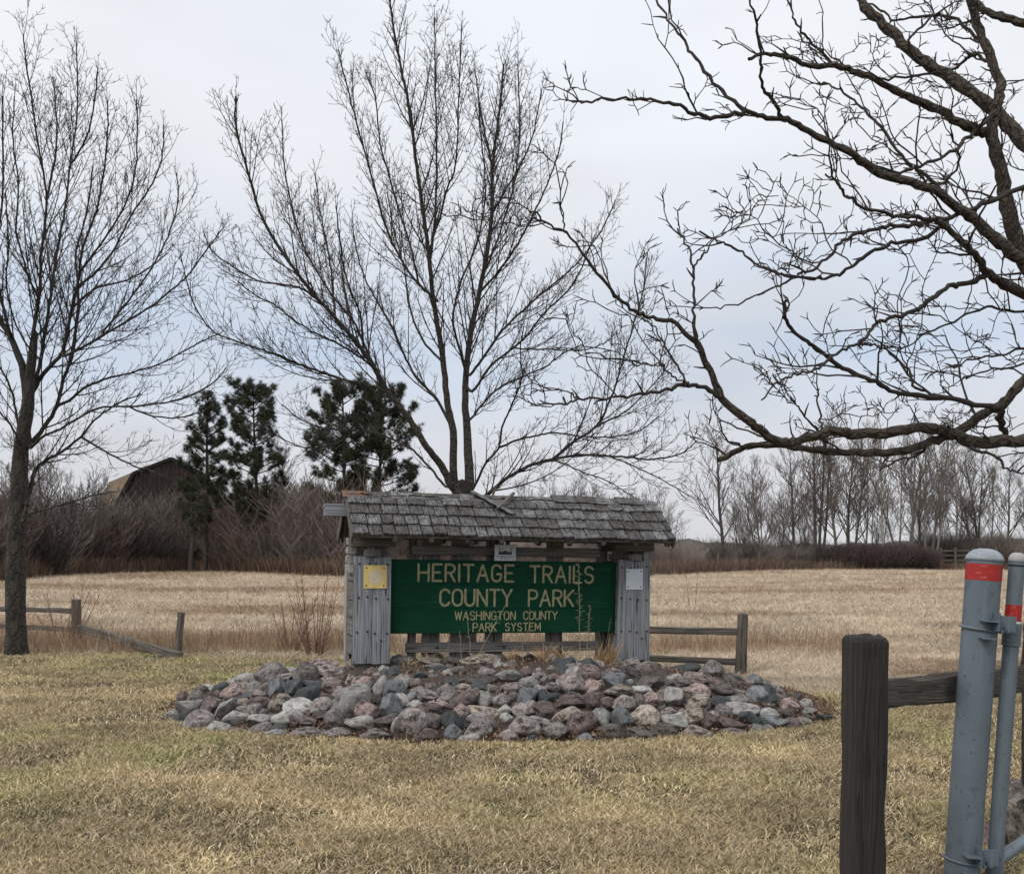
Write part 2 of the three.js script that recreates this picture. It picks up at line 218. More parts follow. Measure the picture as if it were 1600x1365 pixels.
{
  const straw = [[.60, .47, .298], [.50, .385, .23], [.70, .57, .395], [.33, .25, .148], [.56, .445, .272], [.19, .14, .08], [.40, .325, .175], [.13, .098, .058]], green = [[.165, .18, .065], [.25, .24, .105], [.12, .14, .05]];
  const lawnG = [1, 2, 3, 4, 5, 6].map((s) => tuftGeo(s * 31, 22, .08, .015, .062, .0066, 1.25, s > 4 ? straw.concat(green) : s > 2 ? straw.concat([green[1]]) : straw));
  const R = rngOf(91), spots = [];
  const add = (x, z, sc) => {
    if (moundR(x, z) < 1.0) return; const d = -z; if (d > lawnEnd(x, d) + (R() - .5) * 1.1) return;
    const p = fbm(x * .55 + 30, z * .55 + 9, 0, 4), q = fbm(x * 1.9 + 3, z * 1.9 + 50, 0, 3), bare = fbm(x * 1.3 + 80, z * 1.9 + 11, 3, 3);
    if (bare > .575 && R() < .82) return;
    const near = sstep(7.4, 5.6, d), g = clamp((p - .555) * 2.4 + (q - .5) * 1.7 + near * .36) * .62, far = sstep(11.5, 13.5, d) * .14, b = (.66 + 1.0 * q) * (.88 + .45 * (fbm(x * 1.4 + 61, z * 2.6 + 7, 0, 3) - .4)) * lerp(1, .80, near * sstep(.4, .6, p));
    const gg = clamp(g + far * .8 * q * 2);
    spots.push([x, .01, z, sc * (.8 + .5 * R()), [b * lerp(1, .60, gg), b * lerp(1, .76, gg), b * lerp(1, .50, gg)], lerp(1, .75, R())]);
  };
  for (let k = 0; k < 150000; k++) { const d = lerp(4.2, 17.2, R() ** 1.25), hw = d * .53 + .6; const x = (R() * 2 - 1) * hw; if (R() < .15 + .85 * clamp(8.5 / d)) add(x, -d, 1); }
  scatter('lawn_grass', 'short dry straw and green lawn grass in front of the stones', lawnG, spots);
  // dry leaves and litter round the foot of the stones
  const litter = [7, 8].map((s) => tuftGeo(s * 17, 16, .12, .01, .05, .02, 1.5, [[.16, .085, .055], [.22, .13, .08], [.10, .06, .045], [.30, .21, .13]]));
  const ls = []; for (let k = 0; k < 1500; k++) { const a = R() * 6.283, q = lerp(.90, 1.05, R() ** 1.3), s = Math.sin(a), x = MC.x + MC.a * q * Math.cos(a), z = MC.z + q * s * (s > 0 ? MC.bf : MC.bb); ls.push([x, moundY(x, z) + .008, z, .5 + .6 * R(), [1, 1, 1]]); }
  for (let k = 0; k < 900; k++) { const a = R() * 6.283, q = Math.sqrt(R()), s = Math.sin(a), x = MC.x + MC.a * q * Math.cos(a), z = MC.z + q * s * (s > 0 ? MC.bf : MC.bb); ls.push([x, moundY(x, z) + .008, z, .6 + .7 * R(), [1, 1, 1]]); }
  scatter('leaf_litter', 'dark red brown dead leaves between and around the stones', litter, ls);
  { const lv = [61, 62, 63].map((s) => tuftGeo(s, 5, .10, .012, .05, .030, 1.7, [[.30, .19, .12], [.42, .31, .21], [.16, .10, .07], [.55, .46, .34]])), l2 = []; for (let k = 0; k < 1500; k++) { const d = lerp(4.6, 15.5, R() ** 1.3), x = (R() * 2 - 1) * (d * .53 + .5), n = fbm(x * 1.3 + 80, d * -1.9 + 11, 3, 3); if (n < .50 && R() < .75 || moundR(x, -d) < 1.03) continue; l2.push([x, .018, -d, .35 + .5 * R(), [1, 1, 1], .8]); } scatter('fallen_leaves', 'scattered dead leaves and thatch lying in the lawn', lv, l2); }
  // field: matted straw
  const pale = [[.72, .60, .445], [.60, .485, .35], [.80, .69, .53], [.40, .31, .215], [.66, .55, .41], [.28, .21, .15]], rusty = [[.30, .175, .105], [.24, .145, .095], [.36, .24, .15]];
  const fieldG = [11, 12, 13, 14, 15].map((s) => tuftGeo(s * 13, 24, .22, .10, .34, .007, 1.75, s > 13 ? pale.concat([rusty[2]]) : pale));
  const fs = [];
  for (let k = 0; k < 140000; k++) {
    const d = 11.8 + 87 * R() ** 2.1, px = -250 + 2150 * R(), x = groundX(px, d), z = -d; if (d > edgeAt(px) + 3 || moundR(x, z) < 1.02 || d < lawnEnd(x, d) + (R() - .5) * 1.4) continue;
    const p = fbm(x * .16 + 5, z * .42 + 40, 0, 4), st = sstep(.5, .66, p), b = .74 + .5 * noise(x * .9, z * 1.6);
    fs.push([x, fieldY(x, z), z, (.65 + .35 * R()) * (1 + d * .010) * lerp(.6, 1, sstep(18, 21, d)) * lerp(.75, 1, sstep(13, 16, d)), [b * lerp(1, .66, st), b * lerp(1, .58, st), b * lerp(1, .52, st)], lerp(.55, 1, R() * R())]);
  }
  scatter('field_straw', 'pale matted straw lying over the open field', fieldG, fs);
  // tall dead weeds on the lawn edge and at the foot of the far brush
  const weedG = [21, 22, 23, 24].map((s) => tuftGeo(s * 7, 22, .16, .2, .62, .006, .5, [[.42, .30, .19], [.30, .19, .125], [.22, .13, .09], [.52, .41, .27], [.35, .24, .15]], 3));
  const ws = [];
  for (let k = 0; k < 2200; k++) { const d = 16.5 + 2.2 * R(), px = -150 + 1500 * R(), x = groundX(px, d), w = px < 620 ? 1 : .5; if (R() > w * (.25 + fbm(x * .5, d * .5, 2, 3))) continue; const t = .7 + .4 * R(); ws.push([x, 0, -d, .35 + .55 * R(), [t, t, t]]); }
  scatter('dead_weeds', 'tangle of dead brown weeds along the fence line', weedG, ws);
  const farW = [31, 32, 33].map((s) => tuftGeo(s * 7, 30, .6, .5, 1.2, .028, .35, [[.19, .125, .095], [.13, .088, .068], [.25, .18, .13], [.10, .07, .056], [.33, .26, .19]], 2));
  const es = [];
  for (let k = 0; k < 5200; k++) { const px = -250 + 2250 * R(), e = edgeAt(px), d = e + 5.5 * R() * R(), x = groundX(px, d), red = px < 620 ? 1 : .5, t = .55 + .45 * R(); if (px > 1260 && px < 1460 && R() < .7) continue; if (px > 1455 && R() < .85) continue; es.push([x, fieldY(x, -d), -d, .7 + .5 * R(), [t, t * lerp(1.05, .9, red), t * lerp(1.1, .85, red)]]); }
  scatter('brown_weeds', 'strip of reddish brown dead weeds at the far field edge', farW, es);
}
// ---------------------------------------------------------------- the roofed park sign
{
  const sign = thing('park_sign', 'green park sign under a shingled wooden roof on the stone mound', 'sign', V(-.105, 0, -11.5));
  sign.rotation.order = 'YXZ'; sign.rotation.y = .297; sign.rotation.z = -.0157;
  const R = rngOf(5);
  const box = (parent, name, x, y, z, w, h, d, mat, o = {}) => {      // grain runs along the longest side
    const s = Math.floor(R() * 900) + 1, opt = { seed: s, rough: .0025, c: .004, n: 6, ...o }; let g;
    if (w >= h && w >= d) { g = timber(w, h, d, opt); g.translate(0, -w / 2, 0); g.rotateZ(-Math.PI / 2); } else if (h >= d) { g = timber(h, w, d, opt); g.translate(0, -h / 2, 0); } else { g = timber(d, w, h, opt); g.translate(0, -d / 2, 0); g.rotateX(Math.PI / 2); }
    const m = part(parent, name, g, mat, o.label, o.kind); m.position.set(x, y, z); return m;
  };
  const boltGeo = new THREE.SphereGeometry(.011, 8, 6).scale(1, 1, .55);
  // the two plank columns: x centre, side = -1 for the one whose outer side is seen
  for (const [cx, yb, lab] of [[-1.45, .42, 'column of grey planks carrying a yellow plaque'], [1.55, .42, 'column of grey planks carrying a white plaque']]) {
    const c = pgroup(sign, 'column', lab), W = .40, yt = 1.55, D = .52;
    box(c, 'front_plank', cx - .099, (yb + yt) / 2, -.02, .193, yt - yb, .04, M.greyWood, { rough: .003 });
    box(c, 'front_plank', cx + .100, (yb + yt) / 2 - .006, -.021, .196, yt - yb, .04, M.greyWood, { rough: .003 });
    // core posts set back behind the planks, and stacked planks closing the sides
    box(c, 'core_post', cx - .11, .80, -.20, .13, 1.75, .13, M.frameWood); box(c, 'core_post', cx + .11, .80, -.20, .13, 1.75, .13, M.frameWood); box(c, 'core_post', cx, .80, -.40, .15, 1.75, .15, M.frameWood);
    for (const sx of [-1, 1]) {
      const ys = sx * cx < 0 ? .5 : .5; let y = ys; const hs = [.20, .185, .19, .20, .22];
      hs.forEach((h) => { box(c, 'side_plank', cx + sx * (W / 2 - .022), y + h / 2, -.255 - .005 * R(), .036, h - .012, .40, M.frameWood); y += h; });
      box(c, 'side_board', cx + sx * (W / 2 - .008), .93, -.515, .045, 1.06, .13, M.paleWood);
    }
    box(c, 'back_plank', cx, .98, -.555, .42, 1.12, .035, M.frameWood);
    // bearers stacked crosswise on top
    box(c, 'bearer', cx - .01, 1.585, -.26, .16, .07, .62, M.frameWood); 
    box(c, 'bearer', cx, 1.705, -.045, .47, .105, .09, M.railWood, { rough: .005 });
    box(c, 'bearer', cx, 1.705, -.47, .47, .105, .09, M.railWood);
    for (let k = 0; k < 4; k++) box(c, 'bearer_end', cx + (cx < 0 ? -.205 : .205), 1.42 + k * .095, -.17 - .02 * R(), .10, .085, .14, M.paleWood, { rough: .006, c: .012 });
    const bolts = []; for (const y of [1.47, 1.11, .74]) for (const x of [-.15, -.045, .04, .155]) bolts.push(boltGeo.clone().translate(cx + x + (R() - .5) * .02, y + (R() - .5) * .03, .003));
    bolts.push(boltGeo.clone().translate(cx + .1, .66, .003));
    part(c, 'bolts', mergeGeometries(bolts), M.iron, null, 'stuff');
    const foot = box(c, 'foot_block', cx - .01, .30, -.16, .33, .32, .26, M.railWood, { rough: .012, c: .03 });
  }
  // main beams and roof carpentry
  const roof = pgroup(sign, 'roof');
  const x0 = -1.72, x1 = 1.90, zR = -.26, yR = 2.235, run = .56, drop = .47, sl = Math.hypot(run, drop), ang = Math.atan2(drop, run);
  box(roof, 'ridge_beam', (x0 - .22 + x1 - .05) / 2, 2.04, zR, x1 - x0 + .17, .125, .11, M.greyWood, { rough: .005 });
  box(roof, 'ridge_beam', x0 + .02, 2.045, zR - .13, .36, .12, .07, M.paleWood, { rough: .005 });
  for (const z of [-.05, -.47]) box(roof, 'eave_beam', (x0 + x1) / 2, 1.795, z, x1 - x0 - .16, .075, .08, M.frameWood);
  for (let k = 0; k < 10; k++) for (const s of [1, -1]) {              // rafters with cut tails
    const x = lerp(x0 + .06, x1 - .08, k / 9), a = V(x, yR - .055, zR), b = V(x, yR - .045 - drop * 1.0, zR + s * run * .985);
    part(roof, 'rafter', timberAB(a, b, .055, .07, { seed: k * 3 + s + 5, n: 4, rough: .003, w1: .05, d1: .035 }), k % 3 ? M.frameWood : M.railWood);
  }
  // sheathing under the shakes
  for (const s of [1, -1]) { const m = box(roof, 'sheathing', (x0 + x1) / 2, yR - .022 - drop / 2, zR + s * run / 2, x1 - x0 - .03, .018, sl - .02, M.frameWood, { n: 2, rough: 0 }); m.rotation.x = s * ang; }
  for (const [x, z0] of [[x0 + .006, 1], [x1 - .006, 1]]) for (const s of [1, -1]) part(roof, 'barge_board', timberAB(V(x, yR - .045, zR + s * .01), V(x, yR - .05 - drop * .98, zR + s * run * .98), .022, .085, { seed: 9 + s, rough: .002 }), M.railWood);
  // shakes: wedge shaped, each its own piece
  const shake = (w, l, t, seed) => {
    const r = rngOf(seed), n = 5, P = [], U = [], I = [], ou = r() * 3, ov = r() * 3; const butt = []; for (let i = 0; i <= n; i++) butt.push((r() - .5) * .020);
    for (let i = 0; i <= n; i++) for (const [top, v] of [[1, 0], [1, 1], [0, 1], [0, 0]]) { const x = (i / n - .5) * w, z = v ? l + butt[i] : 0, th = v ? t : .004; P.push(x, top ? th : 0, z); U.push(x + ou, z + (top ? 0 : .02) + ov); }
    for (let i = 0; i < n; i++) { const a = i * 4, b = a + 4; for (let k = 0; k < 4; k++) { const k1 = (k + 1) % 4; I.push(a + k, a + k1, b + k, b + k, a + k1, b + k1); } }
    const e = n * 4; I.push(0, 2, 1, 0, 3, 2, e, e + 1, e + 2, e, e + 2, e + 3);
    const g = new THREE.BufferGeometry(); g.setAttribute('position', new THREE.Float32BufferAttribute(P, 3)); g.setAttribute('uv', new THREE.Float32BufferAttribute(U, 2)); g.setIndex(I); return toCreasedNormals(g, .5);
  };
  const courses = 5, ex = sl / 4.35; let sd = 300;
  for (const s of [1, -1]) {
    const slope = pgroup(roof, s > 0 ? 'front_slope' : 'rear_slope'); roof.remove(slope);
    for (let c = 0; c < courses; c++) {
      let x = x0 - .012 + .015 * R(); const d0 = Math.max(.01, sl - (c + 1) * ex + .02), missing = s > 0 && c >= 3;
      while (x < x1) {
        let w = .10 + .13 * R() * R() + .05 * R(); if (x + w > x1 - .05) w = x1 - x + .012; 
        const xm = x + w / 2; let end = x1 - (c >= 2 ? (c - 1) * .02 : 0);
        if (xm < end + .02) {
          const len = Math.min(ex * 1.9, sl - c * ex - d0 + ex * .0 + .0) , l = Math.min(ex * 1.75, sl - c * ex), g = shake(w - .010 - .010 * R(), l, .022 + .014 * R(), sd++);
          const dist = sl - c * ex - l + (R() - .5) * .022 + .03;       // distance from ridge to the top of the shake
          const rusty = false;
          const m = part(roof, 'shingle', g, rusty ? M.lichen : M.shake[R() < .5 ? 0 : R() < .55 ? 1 : 2]);
          m.rotation.order = 'YXZ'; if (s < 0) m.rotation.y = Math.PI; m.rotation.x = ang - .035 + (R() - .5) * .02; m.rotation.z = (R() - .5) * .018;
          m.position.set(xm, yR - Math.sin(ang) * dist + .012 + .0035 * (c % 2) , zR + s * Math.cos(ang) * dist);
        }
        x += w;
      }
    }
  }
  // ridge caps, lapped along the ridge; the far stretch has sagged and lifted
  let x = x0 - .02, k = 0;
  while (x < x1 - .22) {
    const w = .24 + .05 * R(), lift = x > .45 ? .012 + .02 * R() : .006, first = k === 0, last = x > x1 - .60;
    for (const s of [1, -1]) {
      const g = timber(w + .04, .012, .128 + .012 * R(), { seed: sd++, n: 4, rough: .002, c: .003 }); g.translate(0, -(w + .04) / 2, 0); g.rotateZ(-Math.PI / 2);
      const m = part(roof, 'ridge_cap', g, s > 0 && (first || last && k % 2) ? M.lichen : M.shake[k % 3]); m.rotation.order = 'YXZ';
      m.position.set(x + w / 2, yR + .018 + lift - .052 + .004, zR + s * .062); m.rotation.x = s * (ang - .08); m.rotation.z = (x > .45 ? -.02 - .03 * R() : -.012) * 1;
    }
    x += w; k++;
  }
  // the sign board: three horizontal planks, end battens, routed letters
  const bz = -.085, board = pgroup(sign, 'sign_board', 'green painted board with cream routed lettering');
  const gT = (seed) => tex(256, 256, (u, v) => { const n = fbm(u * 5, v * 7, seed, 4, 5, 7), g = fbm(u * 30, v * 3, seed + 4, 3, 30, 3), w = noise(u * 60, v * 6, 8, 60, 6); return mix3(mix3([.0008, .032, .0145], [.0012, .058, .028], clamp(n * .8 + g * .5 - .2)), [.012, .07, .04], sstep(.86, .95, w) * .5); });
  const gt = gT(3); const gM = [0, 1, 2].map((i) => new THREE.MeshPhysicalMaterial({ map: rep(gt, .7, .45 + .1 * i), bumpMap: rep(woodBump, 1.6, .5), bumpScale: .0025, roughness: .7, specularIntensity: .35 }));
  const yT = 1.522, yB = .727, xl = -1.243, xr = 1.355, joints = [yB, yB + .268, yB + .528, yT];
  for (let i = 0; i < 3; i++) box(board, 'plank', (xl + xr) / 2, (joints[i] + joints[i + 1]) / 2, bz - .022 + .0022 * (i % 2), xr - xl, joints[i + 1] - joints[i] + .004, .044, gM[i], { n: 8, rough: .0012, c: .005 });
  box(board, 'end_batten', xl + .045, (yT + yB) / 2, bz + .008, .013, yT - yB - .01, .012, gM[0], { rough: .0005, c: .002 }); box(board, 'end_batten', xr - .045, (yT + yB) / 2, bz + .008, .013, yT - yB - .01, .012, gM[1], { rough: .0005, c: .002 });
  // single-stroke letters, built as low rounded ribs of cream paint
  const arc = (cx, cy, rx, ry, a0, a1, n = 10) => { const o = []; for (let i = 0; i <= n; i++) { const a = lerp(a0, a1, i / n) * Math.PI / 180; o.push([cx + rx * Math.cos(a), cy + ry * Math.sin(a)]); } return o; };
  const glyph = {                                                      // strokes in a box 0..w by 0..1
    H: [.62, [[0, 0], [0, 1]], [[.62, 0], [.62, 1]], [[0, .5], [.62, .5]]], E: [.52, [[.52, 1], [0, 1], [0, 0], [.52, 0]], [[0, .52], [.42, .52]]],
    R: [.56, [[0, 0], [0, 1], [.28, 1], ...arc(.30, .75, .26, .25, 90, -90), [0, .5]], [[.26, .5], [.56, 0]]], I: [.04, [[.02, 0], [.02, 1]]], T: [.60, [[0, 1], [.60, 1]], [[.30, 1], [.30, 0]]],
    A: [.66, [[0, 0], [.33, 1], [.66, 0]], [[.13, .36], [.53, .36]]], G: [.58, [...arc(.29, .68, .29, .32, 25, 180), ...arc(.29, .32, .29, .32, 180, 360), [.58, .45], [.34, .45]]], L: [.50, [[0, 1], [0, 0], [.50, 0]]],
    S: [.54, [...arc(.27, .75, .26, .25, 25, 250), ...arc(.27, .25, .27, .26, 80, -155)]], C: [.58, [...arc(.29, .68, .29, .32, 20, 180), ...arc(.29, .32, .29, .32, 180, 340)]], O: [.60, [...arc(.30, .66, .30, .34, 0, 180), ...arc(.30, .34, .30, .34, 180, 360), [.60, .66]]],
    U: [.58, [[0, 1], ...arc(.29, .30, .29, .30, 180, 360), [.58, 1]]], N: [.60, [[0, 0], [0, 1], [.60, 0], [.60, 1]]], Y: [.60, [[0, 1], [.30, .48], [.60, 1]], [[.30, .48], [.30, 0]]], P: [.56, [[0, 0], [0, 1], [.28, 1], ...arc(.29, .73, .27, .27, 90, -90), [0, .46]]],
    K: [.58, [[0, 0], [0, 1]], [[.58, 1], [0, .42]], [[.18, .58], [.58, 0]]], W: [.80, [[0, 1], [.20, 0], [.40, .9], [.60, 0], [.80, 1]]], M: [.70, [[0, 0], [0, 1], [.35, .25], [.70, 1], [.70, 0]]],
  };
  const cream = new THREE.MeshStandardMaterial({ map: tex(128, 128, (u, v) => { const n = fbm(u * 14, v * 14, 3, 4, 14, 14); return mix3([.19, .172, .098], [.43, .395, .235], clamp(n * 1.5 - .25)); }), roughness: .85 });
  const rib = (strokes, h, sw) => {
    const P = [], U = [], I = []; const quad = (a, b, c, d) => { const o = P.length / 3; for (const q of [a, b, c, d]) { P.push(...q); U.push(q[0] * 3, q[1] * 3); } I.push(o, o + 1, o + 2, o, o + 2, o + 3); };
    for (const st of strokes) {
      const pts = st.map(([x, y]) => [x * h, y * h]);
      for (let i = 0; i + 1 < pts.length; i++) { const [ax, ay] = pts[i], [bx, by] = pts[i + 1], L = Math.hypot(bx - ax, by - ay) || 1e-6, tx = (bx - ax) / L, ty = (by - ay) / L, nx = -ty * sw / 2, ny = tx * sw / 2, z1 = .0045; quad([ax + nx * .55, ay + ny * .55, z1], [ax - nx * .55, ay - ny * .55, z1], [bx - nx * .55, by - ny * .55, z1], [bx + nx * .55, by + ny * .55, z1]); quad([ax + nx, ay + ny, 0], [ax + nx * .55, ay + ny * .55, z1], [bx + nx * .55, by + ny * .55, z1], [bx + nx, by + ny, 0]); quad([ax - nx * .55, ay - ny * .55, z1], [ax - nx, ay - ny, 0], [bx - nx, by - ny, 0], [bx - nx * .55, by - ny * .55, z1]); }
      for (const [x, y] of pts) { const o = P.length / 3; P.push(x, y, .0048); U.push(x * 3, y * 3); for (let k = 0; k <= 10; k++) { const a = k / 10 * 6.2832; P.push(x + Math.cos(a) * sw * .47, y + Math.sin(a) * sw * .47, .001); U.push(x * 3, y * 3); if (k) I.push(o, o + k, o + k + 1); } }
    }
    const g = new THREE.BufferGeometry(); g.setAttribute('position', new THREE.Float32BufferAttribute(P, 3)); g.setAttribute('uv', new THREE.Float32BufferAttribute(U, 2)); g.setIndex(I); g.computeVertexNormals(); return g;
  };
  const line = (text, xa, xb, y, h, sw) => {
    const ws = [...text].map((c) => glyph[c][0] * h), tot = ws.reduce((a, b) => a + b, 0), gap = (xb - xa - tot) / (text.length - 1); let x = xa;
    [...text].forEach((c, i) => { const m = part(board, 'letter', rib(glyph[c].slice(1), h, sw), cream); m.position.set(x, y, bz + .0025); x += ws[i] + gap; });
  };
  const bx = (q) => { const t = (q - 40) / 1550; return xl + (xr - xl) * (t - .035 * t * (1 - t)); }, by = (q) => yT - (q - 165) * (yT - yB) / 503;
  line('HERITAGE', bx(226), bx(872), by(309), by(195) - by(309), .0255); line('TRAILS', bx(990), bx(1428), by(313), by(199) - by(313), .0255);
  line('COUNTY', bx(376), bx(862), by(479), by(367) - by(479), .0255); line('PARK', bx(982), bx(1290), by(479), by(369) - by(479), .0255);
  line('WASHINGTON', bx(478), bx(890), by(576), by(519) - by(576), .0135); line('COUNTY', bx(948), bx(1180), by(575), by(519) - by(575), .0135);
  line('PARK', bx(602), bx(760), by(656), by(600) - by(656), .0135); line('SYSTEM', bx(824), bx(1064), by(653), by(600) - by(653), .0135);
  // slats and rails of the frame behind the board
  for (const [a, w] of [[-.97, .09], [-.76, .195], [-.44, .20], [-.04, .20], [.67, .20]]) box(sign, 'slat', a, 1.10, -.25, w, 1.42, .04, M.frameWood, { rough: .003 });
  const rl = box(sign, 'rail', .10, 1.625, -.205, 2.20, .105, .05, M.frameWood, { rough: .004 });
  box(sign, 'rail', .065, .565, -.205, 2.22, .105, .05, M.frameWood, { rough: .003 });
  for (const px of [-.70, .06, .74]) { const b = part(sign, 'bolt', new THREE.SphereGeometry(.015, 10, 6).scale(1, 1, .6), M.iron); b.position.set(px, .565, -.178); }
  part(sign, 'brace', timberAB(V(-1.22, 1.52, -.21), V(-1.10, 1.78, -.19), .10, .05, { seed: 33, rough: .012 }), M.paleWood);
  box(sign, 'rear_post', 1.29, 1.0, -.36, .11, 1.3, .12, M.frameWood, { rough: .008, c: .02 });
  // plaques: print painted on thin metal plates
  const plate = (name, label, x, y, z, w, h, map, par = sign) => { const g = new THREE.BoxGeometry(w, h, .006), m = part(par, name, g, [M.paintEdge, M.paintEdge, M.paintEdge, M.paintEdge, map, M.paintEdge], label); m.position.set(x, y, z); return m; };
  M.paintEdge = new THREE.MeshStandardMaterial({ color: col(.4, .4, .38), roughness: .6 });
  const screw = (d2, e) => sstep(e, e * .6, d2);
  const corners = (u, v) => { const a = Math.min(u, 1 - u), b = Math.min(v, 1 - v); return screw(Math.hypot(a - .12, b - .12), .05); };
  const yel = tex(256, 256, (u, v) => { const d = Math.hypot(u - .5, v - .48), n = fbm(u * 8, v * 8, 4, 4), e = fbm(u * 20, v * 20, 9, 3); let c = mix3([.62, .44, .10], [.72, .58, .26], n); c = mix3(c, [.58, .52, .42], sstep(.325, .30, d) * (.65 + .35 * n)); if (Math.abs(d - .29) < .012) c = mix3(c, [.45, .36, .25], .5); const f = sstep(.03, .0, Math.abs(u - .52 - .5 * (v - .5) * (v - .4) - .12 * Math.sin(v * 14)) - .05) * sstep(.22, .16, d); c = mix3(c, [.44, .40, .37], f * .55 * (e + .3)); return mix3(c, [.06, .05, .03], corners(u, v)); });
  plate('plaque', 'faded yellow plaque with a pale round emblem', -1.425, 1.335, .004, .245, .245, new THREE.MeshStandardMaterial({ map: yel, roughness: .6 }));
  const whi = tex(128, 128, (u, v) => { const n = fbm(u * 6, v * 6, 14, 4); return mix3(mix3([.52, .58, .66], [.66, .70, .75], n), [.08, .09, .10], corners(u, v)); });
  plate('plaque', 'blank weathered white metal plaque', 1.548, 1.335, .004, .205, .235, new THREE.MeshStandardMaterial({ map: whi, roughness: .45 }));
  const small = tex(256, 192, (u, v) => {                              // dark jagged hill emblem above two lines of print too small to read
    let c = mix3([.48, .51, .53], [.58, .60, .61], fbm(u * 5, v * 5, 3, 3)); const x = (u - .5) * 2, y = (v - .38) / .36; const m = Math.max(0, .62 - Math.abs(x) * .35 - .38 * Math.abs(Math.sin(x * 7))) ; const hill = y > 0 && y < .42 + .34 * (.5 + .5 * Math.cos(x * 9)) * (1 - Math.abs(x) * .6) && Math.abs(x) < .62;
    const st = (Math.abs((u - .27) - (v - .6) * -.16) < .020 && v > .55 && v < .83) || (Math.abs((u - .36) - (v - .6) * .12) < .016 && v > .5 && v < .78) || (Math.abs((u - .68) - (v - .6) * .52) < .016 && v > .52 && v < .82) || (Math.abs((u - .76) - (v - .6) * .42) < .012 && v > .5 && v < .8);
    if (hill || st) c = [.012, .014, .016]; const ln = (v > .23 && v < .30 && u > .1 && u < .9) || (v > .12 && v < .18 && u > .27 && u < .73); if (ln && noise(u * 60, v * 50, 3) > .38) c = [.10, .13, .17];
    return u < .03 || u > .97 || v < .03 || v > .97 ? [.3, .31, .32] : c;
  });
  plate('emblem_plate', 'small white plate with a black hill emblem', .015, 1.612, -.03, .25, .18, new THREE.MeshStandardMaterial({ map: small, roughness: .5 }));
  for (const x of [-.07, .10]) box(sign, 'plate_strut', x, 1.60, -.105, .02, .06, .15, M.iron);
  scene.updateMatrixWorld(true);
  // loose shakes lying across the ridge: things of their own
  const loose = (name, label, a, b, w, d, mat, cat = 'board') => { const A = sign.localToWorld(a), B = sign.localToWorld(b), m = part(scene, name, timberAB(V(0, 0, 0), V().subVectors(B, A), w, d, { seed: name.length * 3, rough: .004, n: 5 }), mat); m.position.copy(A); return tag(m, label, cat); };
  loose('loose_board', 'weathered grey board lying slantwise over the sign roof ridge', V(-.31, yR + .050, zR + .02), V(.08, yR - .20, zR + .335), .10, .022, M.shake[2]);
  loose('loose_batten', 'thin grey stick crossing the slanting board on the roof', V(-.10, yR - .135, zR + .30), V(.16, yR + .05, zR + .05), .035, .02, M.railWood, 'stick');
  loose('loose_shingle', 'dark broken shingle standing up at the roof ridge', V(-.06, yR + .0, zR - .05), V(-.02, yR + .13, zR - .05), .08, .02, M.frameWood, 'shingle');
}
